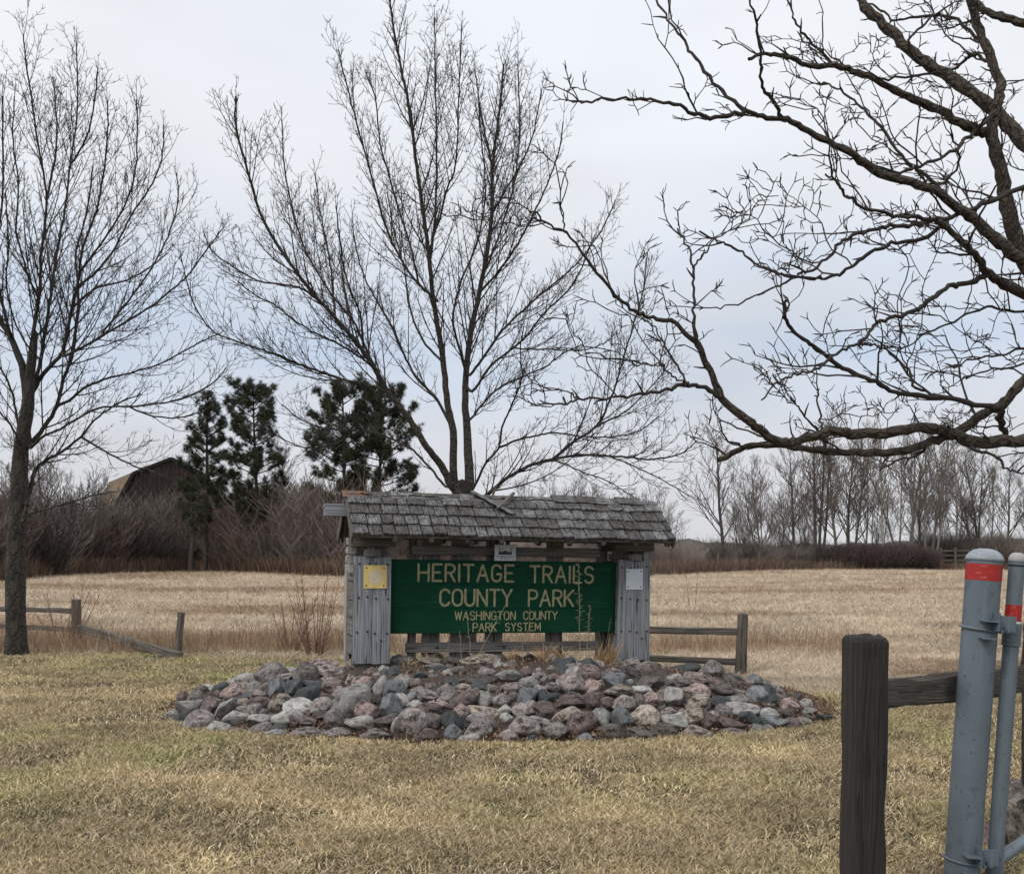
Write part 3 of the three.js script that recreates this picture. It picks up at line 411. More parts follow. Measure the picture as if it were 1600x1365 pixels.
// ---------------------------------------------------------------- the stones on the mound
{
  const R = rngOf(404), speck = (seed, f, con) => tex(256, 256, (u, v) => { const n = fbm(u * 6, v * 6, seed, 4, 6, 6), s = noise(u * f, v * f, seed + 3, f, f), q = noise(u * f * 2, v * f * 2, seed + 6, f * 2, f * 2); return clamp(.52 + (n - .5) * .95 + (s - .5) * con + (q - .5) * con * .8, .05, 1); }), rb = tex(256, 256, (u, v) => fbm(u * 9, v * 9, 5, 5, 9, 9), false);
  const maps = [speck(1, 46, .30), speck(2, 30, .55), speck(3, 60, .16)];
  const pal = { p: [.272, .236, .224, 1, 'pinkish'], d: [.080, .090, .092, 2, 'charcoal'], g: [.315, .303, .288, 0, 'grey'], b: [.21, .225, .232, 0, 'bluish'], m: [.170, .130, .122, 1, 'maroon'], t: [.35, .30, .25, 1, 'tan'], w: [.42, .408, .385, 0, 'whitish'], k: [.135, .115, .105, 1, 'brown'], r: [.37, .282, .258, 1, 'salmon'] };
  const mats = {}; for (const k in pal) mats[k] = [.80, 1, 1.2].map((s) => new THREE.MeshStandardMaterial({ color: col(pal[k][0] * s * 1.28, pal[k][1] * s * 1.28, pal[k][2] * s * 1.28), map: rep(maps[pal[k][3]], 1.1, 1.1), bumpMap: rep(rb, 1.1, 1.1), bumpScale: .008, roughness: .93 }));
  const rockGeo = (seed, kind) => {                  // cut from random planes, edges softened, surface roughened
    const r = rngOf(seed), n = kind === 'a' ? 11 : kind === 's' ? 11 : 15, planes = [], g = new THREE.IcosahedronGeometry(1, 9), p = g.attributes.position, v = V(), U = [];
    for (let i = 0; i < n; i++) { const q = V(r() - .5, r() - .5, r() - .5).normalize(); planes.push([q, kind === 'r' ? .64 + .36 * r() : .52 + .48 * r()]); }
    const k = kind === 'a' ? 44 : kind === 's' ? 36 : 23, off = seed * 3.3;
    for (let i = 0; i < p.count; i++) {
      v.fromBufferAttribute(p, i).normalize(); let s = 0; for (const [q, h] of planes) { const c = q.dot(v); if (c > .05) s += Math.exp(-k * Math.min(3, h / c)); } s += Math.exp(-k * 1.1);
      let d = -Math.log(s) / k; d *= 1 + .07 * (fbm(v.x * 2 + off, v.y * 2, v.z * 2 + 5, 3) - .5) + .03 * (noise(v.x * 7 + off, v.y * 7, v.z * 7) - .5);
      v.multiplyScalar(d); p.setXYZ(i, v.x, v.y, v.z); U.push(v.x * .62 + v.z * .45 + off, v.y * .42 + v.z * .25 + off);
    }
    g.setAttribute('uv', new THREE.Float32BufferAttribute(U, 2)); g.deleteAttribute('normal');
    const key = new Map(), idx = [], P2 = [], U2 = []; for (let i = 0; i < p.count; i++) { const s = p.getX(i).toFixed(4) + p.getY(i).toFixed(4) + p.getZ(i).toFixed(4); if (!key.has(s)) { key.set(s, P2.length / 3); P2.push(p.getX(i), p.getY(i), p.getZ(i)); U2.push(U[i * 2], U[i * 2 + 1]); } idx.push(key.get(s)); }
    const o = new THREE.BufferGeometry(); o.setAttribute('position', new THREE.Float32BufferAttribute(P2, 3)); o.setAttribute('uv', new THREE.Float32BufferAttribute(U2, 2)); o.setIndex(idx); o.computeVertexNormals(); o.computeBoundingBox(); const b = o.boundingBox; o.translate(-(b.min.x + b.max.x) / 2, -(b.min.y + b.max.y) / 2, -(b.min.z + b.max.z) / 2); o.scale(2 / (b.max.x - b.min.x), 2 / (b.max.y - b.min.y), 2 / (b.max.z - b.min.z)); o.computeVertexNormals();
    const e = o.toNonIndexed(), ep = e.attributes.position, eu = e.attributes.uv, en = e.attributes.normal;      // each face takes the plane it lies nearest to
    for (let i = 0; i < ep.count; i += 3) { let nx = 0, ny = 0, nz = 0; for (let j = 0; j < 3; j++) { nx += en.getX(i + j); ny += en.getY(i + j); nz += en.getZ(i + j); } nx = Math.abs(nx); ny = Math.abs(ny); nz = Math.abs(nz); for (let j = 0; j < 3; j++) { const x = ep.getX(i + j), y = ep.getY(i + j) * .72, z = ep.getZ(i + j); if (nx > ny && nx > nz) eu.setXY(i + j, z * .5 + off, y * .5 + off); else if (ny > nz) eu.setXY(i + j, x * .5 + off * 2, z * .5); else eu.setXY(i + j, x * .5, y * .5 + off * 3); } }
    return e;
  };
  const forms = { a: [], r: [], s: [] }; for (const k of ['a', 'r', 's']) for (let i = 0; i < 9; i++) forms[k].push(rockGeo(i * 7 + k.charCodeAt(0) * 13, k));
  const hit = (px, py) => { let d = 8.4; for (; d < 14.5; d += .02) { const q = at(px, py, d); if (q.y <= moundY(q.x, q.z) + .012) return d; } return 12.6; };
  const list = []; let ox = 0;
  const put = (px, py, w, h, rot, c, s) => list.push({ px, py, w, h, rot, c, s });
  const k = (cx, cy, w, h, c, s = 'r', rot = 0) => put(ox + cx / 5.926, 1020 + cy / 5.926, w / 5.926, h / 5.926, rot, c, s);
  ox = 260;
  k(160, 420, 115, 115, 'm'); k(265, 410, 120, 110, 'p'); k(370, 352, 130, 95, 'w', 'r', 15); k(490, 335, 150, 80, 'd', 'a', 10); k(690, 258, 220, 120, 'g'); k(960, 200, 285, 195, 'p'); k(845, 205, 90, 85, 'p'); k(620, 368, 225, 125, 'r', 'r', 18); k(800, 320, 140, 115, 'g', 'a'); k(725, 305, 95, 65, 'w'); k(400, 430, 185, 110, 'k'); k(430, 515, 195, 190, 'm', 'a'); k(490, 380, 75, 60, 'm');
  k(215, 510, 225, 145, 'g', 'a'); k(60, 580, 135, 115, 'g'); k(140, 612, 145, 80, 'd'); k(300, 640, 255, 170, 'p'); k(545, 535, 300, 112, 'g', 'r', 44); k(680, 475, 150, 95, 't', 'a', 22); k(735, 408, 180, 62, 'd', 'a', 10); k(840, 392, 155, 90, 'p', 'a'); k(862, 465, 205, 100, 'm', 'a'); k(930, 342, 145, 125, 'p', 'a'); k(1035, 335, 155, 175, 'b', 'a', 10); k(1120, 228, 175, 92, 'p', 'a', 12); k(1170, 165, 160, 75, 'g');
  k(1175, 325, 160, 155, 'd', 'a'); k(1355, 305, 205, 85, 'd', 's'); k(1290, 412, 225, 155, 'd', 'a'); k(1290, 195, 205, 180, 'k'); k(1430, 108, 300, 92, 'r', 's'); k(1510, 172, 225, 105, 'p'); k(1530, 265, 145, 100, 'p', 'a'); k(1525, 332, 150, 110, 'r', 'a'); k(765, 538, 205, 125, 'p', 'a'); k(640, 608, 225, 125, 'g'); k(900, 545, 65, 62, 'g', 'a'); k(490, 692, 195, 112, 'g'); k(880, 626, 225, 102, 'g', 's', 5); k(680, 722, 185, 45, 'p', 's'); k(870, 702, 185, 105, 'p');
  k(1085, 470, 235, 155, 't'); k(1235, 502, 265, 122, 'w', 'r', -12); k(1122, 602, 265, 145, 'w'); k(1050, 692, 155, 65, 'd'); k(1010, 745, 205, 72, 'g'); k(1200, 652, 115, 135, 'm', 'a'); k(1300, 642, 165, 105, 'k', 'a'); k(1320, 738, 325, 85, 'p', 's', 6); k(1432, 492, 185, 145, 'p', 'r', 20); k(1420, 582, 150, 100, 'k', 'a', 20); k(1555, 612, 190, 165, 'p'); k(1590, 742, 230, 92, 'p', 's', 4); k(1450, 410, 175, 72, 'm');
  ox = 520;
  k(170, 472, 315, 265, 'g', 'a', -10); k(62, 362, 115, 95, 'p'); k(290, 270, 205, 125, 'r', 'a', 28); k(438, 320, 120, 185, 'w', 'r'); k(560, 330, 210, 175, 'b', 'a', -12); k(640, 272, 205, 122, 'g'); k(340, 312, 125, 105, 'k'); k(515, 512, 215, 195, 'b', 'a', 30); k(630, 442, 155, 115, 'w', 'a', -15); k(740, 402, 112, 85, 'b', 'a', 20); k(340, 542, 215, 185, 'r', 'a', 25); k(750, 482, 145, 82, 'g'); k(240, 642, 225, 115, 'g'); k(480, 642, 255, 112, 'k', 'a', 18); k(390, 758, 245, 100, 'p');
  k(740, 640, 255, 225, 'p', 'a', 25); k(592, 682, 95, 150, 'p'); k(940, 632, 165, 155, 'k', 'r', 20); k(1110, 642, 185, 175, 'd'); k(890, 530, 225, 105, 'm', 'a', -8); k(880, 402, 195, 125, 'p', 'a', -8); k(790, 292, 155, 92, 'm'); k(1050, 372, 165, 155, 'p', 'a'); k(1220, 432, 245, 145, 'm'); k(1380, 432, 205, 135, 'g'); k(970, 465, 165, 62, 'r', 's', 5); k(1090, 497, 115, 55, 'm'); k(1190, 532, 135, 115, 'r', 'a'); k(1400, 542, 295, 92, 't', 's', -4); k(1390, 632, 265, 135, 'p', 'r', -12);
  k(1220, 322, 185, 62, 't', 'a'); k(1370, 312, 175, 85, 'd', 's'); k(1490, 372, 115, 125, 't', 'a'); k(1120, 742, 155, 145, 'b'); k(1250, 790, 195, 92, 'g'); k(1340, 722, 245, 145, 'p'); k(870, 762, 195, 112, 'm'); k(1560, 442, 155, 112, 'p'); k(640, 75, 195, 85, 'w'); k(900, 82, 185, 62, 't', 's', 5); k(950, 132, 185, 72, 'p'); k(1350, 72, 355, 62, 't', 's'); k(810, 205, 115, 72, 'd'); k(1110, 262, 165, 62, 'd'); k(1340, 250, 305, 62, 'k', 's'); k(150, 262, 62, 115, 't'); k(30, 302, 95, 95, 'p');
  ox = 780;
  k(90, 222, 225, 125, 'g'); k(130, 322, 225, 92, 'p'); k(280, 282, 175, 115, 'g'); k(410, 262, 85, 92, 'g', 'a'); k(260, 182, 115, 102, 'm'); k(370, 202, 125, 112, 'p'); k(510, 242, 155, 85, 'm'); k(660, 292, 245, 185, 'p'); k(490, 322, 155, 92, 'p'); k(850, 312, 165, 115, 'r', 'a', 15); k(820, 192, 205, 135, 'm'); k(850, 105, 225, 62, 't', 's', -6); k(1060, 267, 205, 145, 'b', 'a', -8); k(1225, 202, 185, 125, 'k', 'a', -20); k(1120, 356, 265, 112, 't'); k(1320, 342, 155, 72, 'w', 'a', -10); k(1400, 292, 225, 135, 'k', 'a'); k(1560, 292, 115, 92, 'k');
  k(40, 442, 155, 125, 'p'); k(140, 412, 125, 92, 'k'); k(270, 402, 195, 145, 'b', 'a', 25); k(390, 342, 115, 85, 'p'); k(430, 412, 135, 125, 'd', 'a'); k(530, 402, 105, 62, 'd'); k(650, 412, 205, 92, 'm', 's', 8); k(660, 472, 255, 82, 'm', 's', 3); k(850, 452, 195, 165, 'm', 'a'); k(980, 482, 125, 135, 'm', 'a'); k(1140, 472, 205, 145, 'p'); k(1290, 452, 135, 125, 'k'); k(1420, 442, 205, 145, 'r'); k(1575, 402, 115, 155, 'b'); k(60, 532, 115, 95, 'w'); k(215, 532, 195, 125, 'p'); k(410, 532, 225, 135, 'm', 'a', -5); k(620, 582, 245, 155, 't', 'a', 14); k(80, 602, 125, 85, 'w', 'a'); k(350, 622, 175, 62, 'g');
  k(240, 682, 265, 155, 'p', 'r', -8); k(510, 722, 245, 135, 'p'); k(750, 645, 265, 205, 'm', 'r', 10); k(930, 600, 190, 145, 'g'); k(1140, 602, 215, 155, 'b', 'a', -18); k(1355, 597, 255, 195, 't'); k(100, 777, 175, 125, 'p'); k(300, 802, 135, 82, 'd'); k(800, 782, 175, 72, 'b'); k(1040, 742, 235, 145, 'k'); k(1300, 752, 265, 102, 'k', 'a', -4); k(1510, 712, 205, 115, 'k'); k(1560, 547, 125, 72, 'p');
  ox = 1040;
  k(200, 152, 225, 95, 'd', 'a', 8); k(420, 167, 255, 165, 'p'); k(265, 217, 145, 72, 'r'); k(160, 282, 175, 105, 'p', 'a'); k(40, 232, 95, 62, 'k'); k(320, 267, 165, 62, 'm', 's', -6); k(300, 362, 225, 135, 'r'); k(460, 272, 165, 62, 'm', 's', -14); k(540, 347, 245, 115, 'k', 'r', -6); k(640, 262, 205, 112, 'k', 'a', -20); k(840, 262, 185, 105, 'b', 'r', -25); k(70, 412, 165, 175, 'g', 'a', -25); k(210, 452, 175, 92, 'k'); k(300, 482, 195, 155, 't', 'a'); k(490, 457, 215, 92, 'd', 's'); k(660, 442, 165, 92, 'g', 'a'); k(650, 512, 375, 72, 'g', 's', 2); k(770, 432, 115, 42, 't', 's', -48); k(850, 402, 205, 155, 'b', 'a', 20); k(940, 402, 145, 205, 'd'); k(1050, 412, 155, 115, 'p', 'r', -22); k(1150, 502, 145, 125, 'r', 'a', -15);
  k(265, 610, 185, 170, 't', 'a', -12); k(385, 640, 165, 160, 'm', 'a', -25); k(940, 562, 195, 95, 'w'); k(80, 627, 255, 100, 'w', 's', -10); k(130, 582, 115, 62, 'w'); k(440, 582, 105, 85, 'g'); k(290, 742, 245, 115, 't'); k(620, 662, 235, 95, 'm'); k(620, 732, 225, 62, 'p', 's'); k(770, 612, 175, 105, 'd', 'a'); k(1000, 642, 245, 115, 'b', 'a', -5); k(1180, 662, 175, 115, 'k', 'r', -12); k(1285, 642, 160, 85, 't', 'r', -15); k(1110, 562, 175, 72, 'k', 'r', -14); k(1320, 540, 145, 62, 'g'); k(1330, 602, 125, 62, 'k'); k(1490, 612, 155, 72, 'd', 's', -18); k(830, 702, 135, 85, 'g'); k(950, 705, 125, 72, 'b'); k(50, 722, 135, 112, 'k'); k(40, 542, 125, 72, 'p'); k(160, 552, 85, 62, 'p'); k(720, 572, 155, 52, 'k');
  const seen = list.length;
  for (const q of list) { const d = hit(q.px, q.py + q.h * .30); q.d = d; }
  // labels: colour, form, size, row and what stands above; look-alikes are told apart by their place in the row
  const sizeW = (a) => a > 40 ? 'large' : a > 26 ? 'middling' : 'small', formW = { a: 'angular', r: 'rounded', s: 'flat' };
  const rowW = (q) => { const fr = clamp(1 - moundR(groundX(q.px, q.d), -q.d)), back = -q.d < MC.z; return back ? 'crest' : fr < .13 ? 'foot' : fr < .42 ? 'lower slope' : fr < .75 ? 'upper slope' : 'crest'; };
  const zoneW = (x) => x < 400 ? 'at the left tip' : x < 530 ? 'left of the plank column' : x < 640 ? 'below the yellow plaque' : x < 740 ? 'below the word COUNTY' : x < 850 ? 'below the word PARK' : x < 950 ? 'below the board end' : x < 1040 ? 'below the white plaque' : x < 1150 ? 'right of the sign' : 'at the right tip';
  const desc = (q) => [sizeW(Math.sqrt(q.w * q.h)), pal[q.c][4], formW[q.s], 'stone', zoneW(q.px) + ',', rowW(q)].join(' ');
  const ord = ['leftmost', 'second', 'third', 'fourth', 'fifth', 'sixth', 'seventh', 'eighth'];
  const tell = (list, desc) => { const by = {}; for (const q of list) (by[desc(q)] ||= []).push(q);
  
  for (const t in by) { const g = by[t].sort((a, b) => a.px - b.px); g.forEach((q, i) => { q.label = g.length === 1 ? t : (i === g.length - 1 ? 'rightmost ' : ord[Math.min(i, ord.length - 1)] + (i ? ' from left, ' : ' ')) + t; }); } };
  tell(list, desc);
  const build = (q) => {
    const m = new THREE.Mesh(forms[q.s][Math.floor(R() * 9)], mats[q.c][Math.floor(R() * 3)]); m.name = numbered('stone'); m.castShadow = m.receiveShadow = true;
    const sc = q.d / F / 2, w = q.w * sc * 1.2, h = q.h * sc * 1.26; const c = at(q.px, q.py, q.d - h * .15); m.position.copy(c); m.scale.set(w, Math.max(h, w * .3), lerp(Math.max(w, h), (w + h) / 2, .6) * (.8 + .3 * R()));
    m.rotation.order = 'ZXY'; m.rotation.z = q.rot * Math.PI / 180; m.rotation.y = R() < .5 ? Math.PI : 0; m.rotation.y += (R() - .5) * .5; m.rotation.x = (R() - .5) * .5; m.rotation.z += (R() - .5) * .22; scene.add(m); return tag(m, q.label, 'stone', q.group || 'stones heaped on the mound round the sign');
  };
  list.forEach(build);
  // smaller stones wedged in the gaps
  const fill = []; let guard = 0;
  while (fill.length < 125 && guard++ < 9000) {
    const a = R() * 6.283, rr = Math.sqrt(R()) * .93, s = Math.sin(a), x = MC.x + MC.a * rr * Math.cos(a), z = MC.z + rr * s * (s > 0 ? MC.bf : MC.bb); if (z < -12.6) continue; const d = -z, px = 800 + x / d * F, py = HOR + (EYE - moundY(x, z)) / d * F; let n = 9e9; for (const q of list) n = Math.min(n, Math.hypot((q.px - px) / q.w * 2, (q.py - py) / q.h * 2)); if (n < .82) continue;
    if (fill.some((f) => Math.hypot(f.px - px, (f.py - py) * 1.6) < 13)) continue; const w = (z < -10.9 ? 20 : 14) + 15 * R(); fill.push({ px, py: py - 1, w, h: w * (.55 + .3 * R()), rot: (R() - .5) * 30, c: 'ppgmktdpg'[Math.floor(R() * 9)], s: 'rar'[Math.floor(R() * 3)], d });
  }
  tell(fill, (q) => 'tiny ' + pal[q.c][4] + ' gap stone ' + zoneW(q.px) + ', ' + rowW(q)); for (const q of fill) { q.group = 'small filler stones between the larger stones'; build(q); }
  // boulders and a few stones beyond the gate at the lower right
  const extra = (px, py, d, w, h, c, s, rot, label) => { const q = { px, py, d, w, h, c, s, rot, label, group: 'boulders behind the steel gate' }; build(q); };
  extra(1603, 1290, 5.75, 84, 100, 't', 'a', 20, 'brown boulder behind the thin steel pipe, nearer of two'); extra(1612, 1258, 6.2, 90, 60, 'k', 'a', 10, 'darker low boulder just behind the brown boulder at the gate');
  extra(1548, 1310, 5.75, 44, 40, 'm', 'r', 0, 'small maroon stone in the grass between the two steel pipes'); extra(1480, 1362, 5.3, 34, 16, 'm', 'r', 0, 'tiny dark stone at the left foot of the thick steel post');
}
// ---------------------------------------------------------------- steel gate post, gate, wooden fences
{
  const chips = (seed) => tex(256, 512, (u, v) => { const n = fbm(u * 5, v * 8, seed, 4, 5, 8), s = fbm(u * 18, v * 30, seed + 5, 3, 18, 30), run = noise(u * 40, v * 2, seed + 8, 40, 2); let c = mix3([.098, .126, .150], [.138, .173, .200], clamp(n * 1.2 - .1)); c = mix3(c, [.07, .095, .115], sstep(.72, .78, s) * .6); c = mix3(c, [.165, .205, .235], sstep(.7, .95, run) * .35); return mix3(c, [.05, .055, .06], sstep(.825, .845, fbm(u * 40, v * 60, seed + 12, 2, 40, 60))); });
  const paint = new THREE.MeshStandardMaterial({ map: rep(chips(3), 1, .8), bumpMap: tex(128, 128, (u, v) => noise(u * 40, v * 40, 3, 40, 40), false), bumpScale: .0004, roughness: .42, metalness: .0 });
  const capMat = new THREE.MeshStandardMaterial({ map: rep(chips(9), 1, 1), color: col(2.15, 1.9, 1.75), roughness: .5 });
  const redT = tex(128, 128, (u, v) => { const n = fbm(u * 10, v * 10, 4, 4, 10, 10), s = noise(u * 22, v * 16, 7, 22, 16); return mix3(mix3([.30, .012, .010], [.40, .019, .014], n), [.6, .55, .5], s > .93 ? .7 : 0); });
  const red = new THREE.MeshStandardMaterial({ map: redT, roughness: .4 }), white = new THREE.MeshStandardMaterial({ color: col(.62, .62, .62), roughness: .45 });
  const pipe = (r, y0, y1, seg = 40) => { const g = new THREE.CylinderGeometry(r, r, y1 - y0, seg, 6); g.translate(0, (y0 + y1) / 2, 0); const p = g.attributes.position, u = g.attributes.uv; for (let i = 0; i < p.count; i++) u.setXY(i, u.getX(i), p.getY(i)); return g; };
  const lathe = (pts, seg = 40) => new THREE.LatheGeometry(pts.map(([x, y]) => new THREE.Vector2(x, y)), seg);
  const lean = Math.atan(.0735), base = at(1501, 1390, 5); base.y = 0;
  const post = thing('steel_gate_post', 'thick blue grey steel gate post with a red band and domed cap', 'gate post', base); post.rotation.z = -lean;
  const r = .0805, top = 1.578;
  part(post, 'pipe', pipe(r, -.3, top), paint);
  part(post, 'cap', lathe([[0, .052], [.028, .0505], [.052, .043], [.070, .030], [.082, .014], [.0865, .004], [.0865, -.004], [.0825, -.008], [.079, -.008]].reverse()).translate(0, top, 0), capMat);
  part(post, 'red_band', new THREE.CylinderGeometry(r + .0012, r + .0012, .078, 40, 1, true).translate(0, 1.516, 0), red);
  const rod = (pts, rr, s = 8) => { const t = new TB(); t.tube(pts, pts.map(() => rr), s); return t.geo(); };
  const hexNut = (x, y, z, rr = .014, l = .014) => new THREE.CylinderGeometry(rr, rr, l, 6).rotateX(Math.PI / 2).translate(x, y, z);
  const edgeBox = (w, h, d, x, y, z) => { const g = timber(h, w, d, { n: 1, rough: 0, c: .002 }); return g.translate(x, y - h / 2, z); };
  for (const y of [1.245, .145]) {
    const h = pgroup(post, 'hinge'), yy = y, front = []; for (let i = 0; i <= 14; i++) { const a = lerp(195, 72, i / 14) * Math.PI / 180; front.push(V(Math.cos(a) * (r + .007), yy + .010 - .012 * i / 14, Math.sin(a) * (r + .007))); } front.push(V(.036, yy - .004, r + .010));
    part(h, 'u_bolt', rod(front, .0068), paint);
    part(h, 'channel', mergeGeometries([edgeBox(.068, .007, .075, -.004, y + .044, r + .018), edgeBox(.068, .007, .075, -.004, y - .037, r + .018), edgeBox(.008, .0875, .075, .030, y + .0442, r + .018)]), paint);
    part(h, 'gusset', edgeBox(.100, .074, .014, .088, y + .036, r - .012), paint);
    part(h, 'nut', mergeGeometries([hexNut(.056, y + .002, r + .006, .014), hexNut(.056, y + .002, r + .022, .008, .024)]), paint); part(h, 'nut', mergeGeometries([hexNut(.093, y + .008, r + .002, .018, .018), hexNut(.093, y + .008, r + .014, .011, .014)]), paint);
  }
  // the swinging gate: only its hinge side comes into the picture
  const gate = thing('steel_gate', 'thin blue grey gate pipe with red and white bands beside the thick post', 'gate', base.clone()); gate.rotation.z = -lean;
  const gx = .160, gz = -.01, gr = .0365, gt = 1.592, mv = (g) => g.translate(gx, 0, gz);
  part(gate, 'upright_pipe', mv(pipe(gr, -.02, gt, 28)), paint);
  part(gate, 'cap', mv(lathe([[0, .030], [.016, .029], [.028, .023], [.036, .011], [.039, 0], [.039, -.012], [.0365, -.012]].reverse(), 28).translate(0, gt, 0)), new THREE.MeshStandardMaterial({ color: col(.34, .34, .33), roughness: .7 }));
  part(gate, 'cap_ring', mv(new THREE.TorusGeometry(gr + .001, .0035, 6, 28).rotateX(Math.PI / 2).translate(0, gt - .032, 0)), M.iron);
  part(gate, 'red_band', mv(new THREE.CylinderGeometry(gr + .001, gr + .001, .078, 28, 1, true).translate(0, 1.333, 0)), red);
  part(gate, 'white_band', mv(new THREE.CylinderGeometry(gr + .0012, gr + .0012, .018, 28, 1, true).translate(0, 1.285, 0)), white);
  for (const y of [1.232, .105]) { part(gate, 'hinge_sleeve', mv(lathe([[gr, -.052], [gr + .006, -.052], [gr + .006, .052], [gr, .052]], 28).translate(0, y, 0)), paint); part(gate, 'sleeve_ring', mv(new THREE.TorusGeometry(gr + .005, .003, 6, 28).rotateX(Math.PI / 2).translate(0, y - .052, 0)), paint); }
  part(gate, 'rail_pipe', rod([V(gx + .01, .150, gz), V(gx + .4, .30, gz - .25), V(gx + 2.4, 1.05, gz - 1.6)], .030, 20), paint);

  // split rail fence beside the gate
  const fence = thing('rail_fence', 'dark weathered split rail fence behind the steel gate post', 'fence', V(0, 0, 0));
  const pb = at(1346, 1365, 4.5); pb.y = -.1; const pt = at(1352.5, 991, 4.5);
  fence.position.set(pb.x, 0, pb.z); const rel = (v) => v.clone().sub(fence.position);
  part(fence, 'post', timberAB(rel(pb), rel(pt), .172, .15, { n: 26, rough: .008, c: .026, seed: 41, w1: .196, d1: .16, dome: .028 }), M.postWood, 'thick dark square post in front of the lawn');
  part(fence, 'rail', timberAB(rel(at(1372, 1085, 4.56)), rel(at(1640, 1057, 6.1)), .05, .118, { n: 26, rough: .013, c: .012, seed: 44, d1: .165 }), M.oldRail);
  part(fence, 'post', timberAB(rel(at(1632, 1400, 6.1).setY(-.1)), rel(at(1632, 975, 6.1)), .20, .18, { n: 14, rough: .009, c: .02, seed: 47 }), M.postWood);
  // fence to the right of the sign
  const f2 = thing('rail_fence', 'grey two rail wooden fence ending at a post right of the sign', 'fence', at(1158, 1057, 13.8).setY(0)); const r2 = (v) => v.clone().sub(f2.position);
  part(f2, 'post', timberAB(V(-.01, -.1, 0), r2(at(1161, 958, 13.8)), .135, .13, { n: 12, rough: .008, c: .02, seed: 51, dome: .015 }), M.railWood);
  part(f2, 'rail', timberAB(r2(at(1156, 987, 13.8)), r2(at(930, 982, 13.95)), .05, .095, { n: 14, rough: .008, c: .015, seed: 52 }), M.railWood);
  part(f2, 'rail', timberAB(r2(at(1154, 1034, 13.8)), r2(at(930, 1025, 13.95)), .05, .085, { n: 14, rough: .008, c: .015, seed: 53 }), M.railWood);
  part(f2, 'post', timberAB(r2(at(950, 1055, 13.95).setY(-.1)), r2(at(950, 962, 13.95)), .12, .12, { n: 8, rough: .008, c: .02, seed: 54 }), M.railWood);
  // fence on the far left
  const f3 = thing('rail_fence', 'two rail wooden fence running left behind the big ash trunk', 'fence', at(119, 1006, 18.4).setY(0)); const r3 = (v) => v.clone().sub(f3.position);
  part(f3, 'post', timberAB(V(0, -.1, 0), r3(at(119, 936, 18.4)), .15, .13, { n: 10, rough: .008, c: .02, seed: 61, dome: .015 }), M.railWood);
  part(f3, 'rail', timberAB(r3(at(115, 954, 18.45)), r3(at(-70, 949, 18.9)), .05, .085, { n: 12, rough: .009, c: .015, seed: 62 }), M.railWood);
  part(f3, 'rail', timberAB(r3(at(115, 983, 18.45)), r3(at(-70, 974, 18.9)), .05, .085, { n: 12, rough: .009, c: .015, seed: 63 }), M.railWood);
  part(f3, 'post', timberAB(r3(at(-62, 1006, 18.9).setY(-.1)), r3(at(-62, 934, 18.9)), .14, .13, { n: 8, rough: .008, c: .02, seed: 64 }), M.railWood);
  const single = (name, label, cat, a, b, w, d, seed) => { const m = part(scene, name, timberAB(V(0, 0, 0), V().subVectors(b, a), w, d, { n: 12, rough: .009, c: .018, seed, dome: .012 }), M.railWood); m.position.copy(a); return tag(m, label, cat); };
  single('fallen_rail', 'fallen fence rail sloping from the left fence post to the grass', 'rail', at(124, 981, 18.0), at(282, 1026, 15.95), .09, .14, 66);
  single('fence_post', 'short leaning grey fence post standing alone left of the sign', 'post', at(277, 1026, 16.6).setY(-.05), at(283, 956, 16.6), .105, .10, 67);
  // far board fence beyond the field
  const f4 = thing('board_fence', 'distant brown board fence at the far right field edge', 'fence', at(1493, 893, 99).setY(0)); const r4 = (v) => v.clone().sub(f4.position);
  for (const [a, b] of [[1440, 1493], [1493, 1560]]) for (const y of [1.9, 1.45, 1.0, .55]) part(f4, 'rail', timberAB(r4(at(a, 880, 99).setY(y)), r4(at(b, 880, 99).setY(y)), .05, .14, { n: 2, rough: .01, seed: a + y * 9 }), M.railWood);
  for (const px of [1450, 1470, 1493, 1520, 1556]) part(f4, 'post', timberAB(r4(at(px, 890, 98.9).setY(-.1)), r4(at(px, 890, 98.9).setY(2.2)), .2, .2, { n: 2, rough: .01, seed: px }), M.railWood);
  // old wire fence posts at the edge of the brush
  for (const [px, h, lab] of [[182, 1.35, 'grey old fence post standing in the brush below the barn'], [1122, 1.7, 'thin dark fence stake at the field edge right of the sign'], [1245, 1.9, 'pale thin fence stake at the field edge before the far trees'], [1186, 1.8, 'grey thin fence stake at the field edge, halfway to the hedge'], [263, 1.4, 'thin dark fence stake in the brush right of the barn post'], [343, 1.3, 'thin pale fence stake in the brush below the tall pine']]) { const d = edgeAt(px) + .6; single('fence_stake', lab, 'post', at(px, 900, d).setY(-.1), at(px + .5, 900, d).setY(h), .12, .12, Math.round(px)); }
}
// ---------------------------------------------------------------- trees
const rv = (R, k) => V((R() - .5) * k, (R() - .5) * k, (R() - .5) * k);
function perp(d, a) { const x = V().crossVectors(d, Math.abs(d.y) > .9 ? V(1, 0, 0) : UP).normalize(), y = V().crossVectors(d, x); return x.multiplyScalar(Math.cos(a)).addScaledVector(y, Math.sin(a)); }
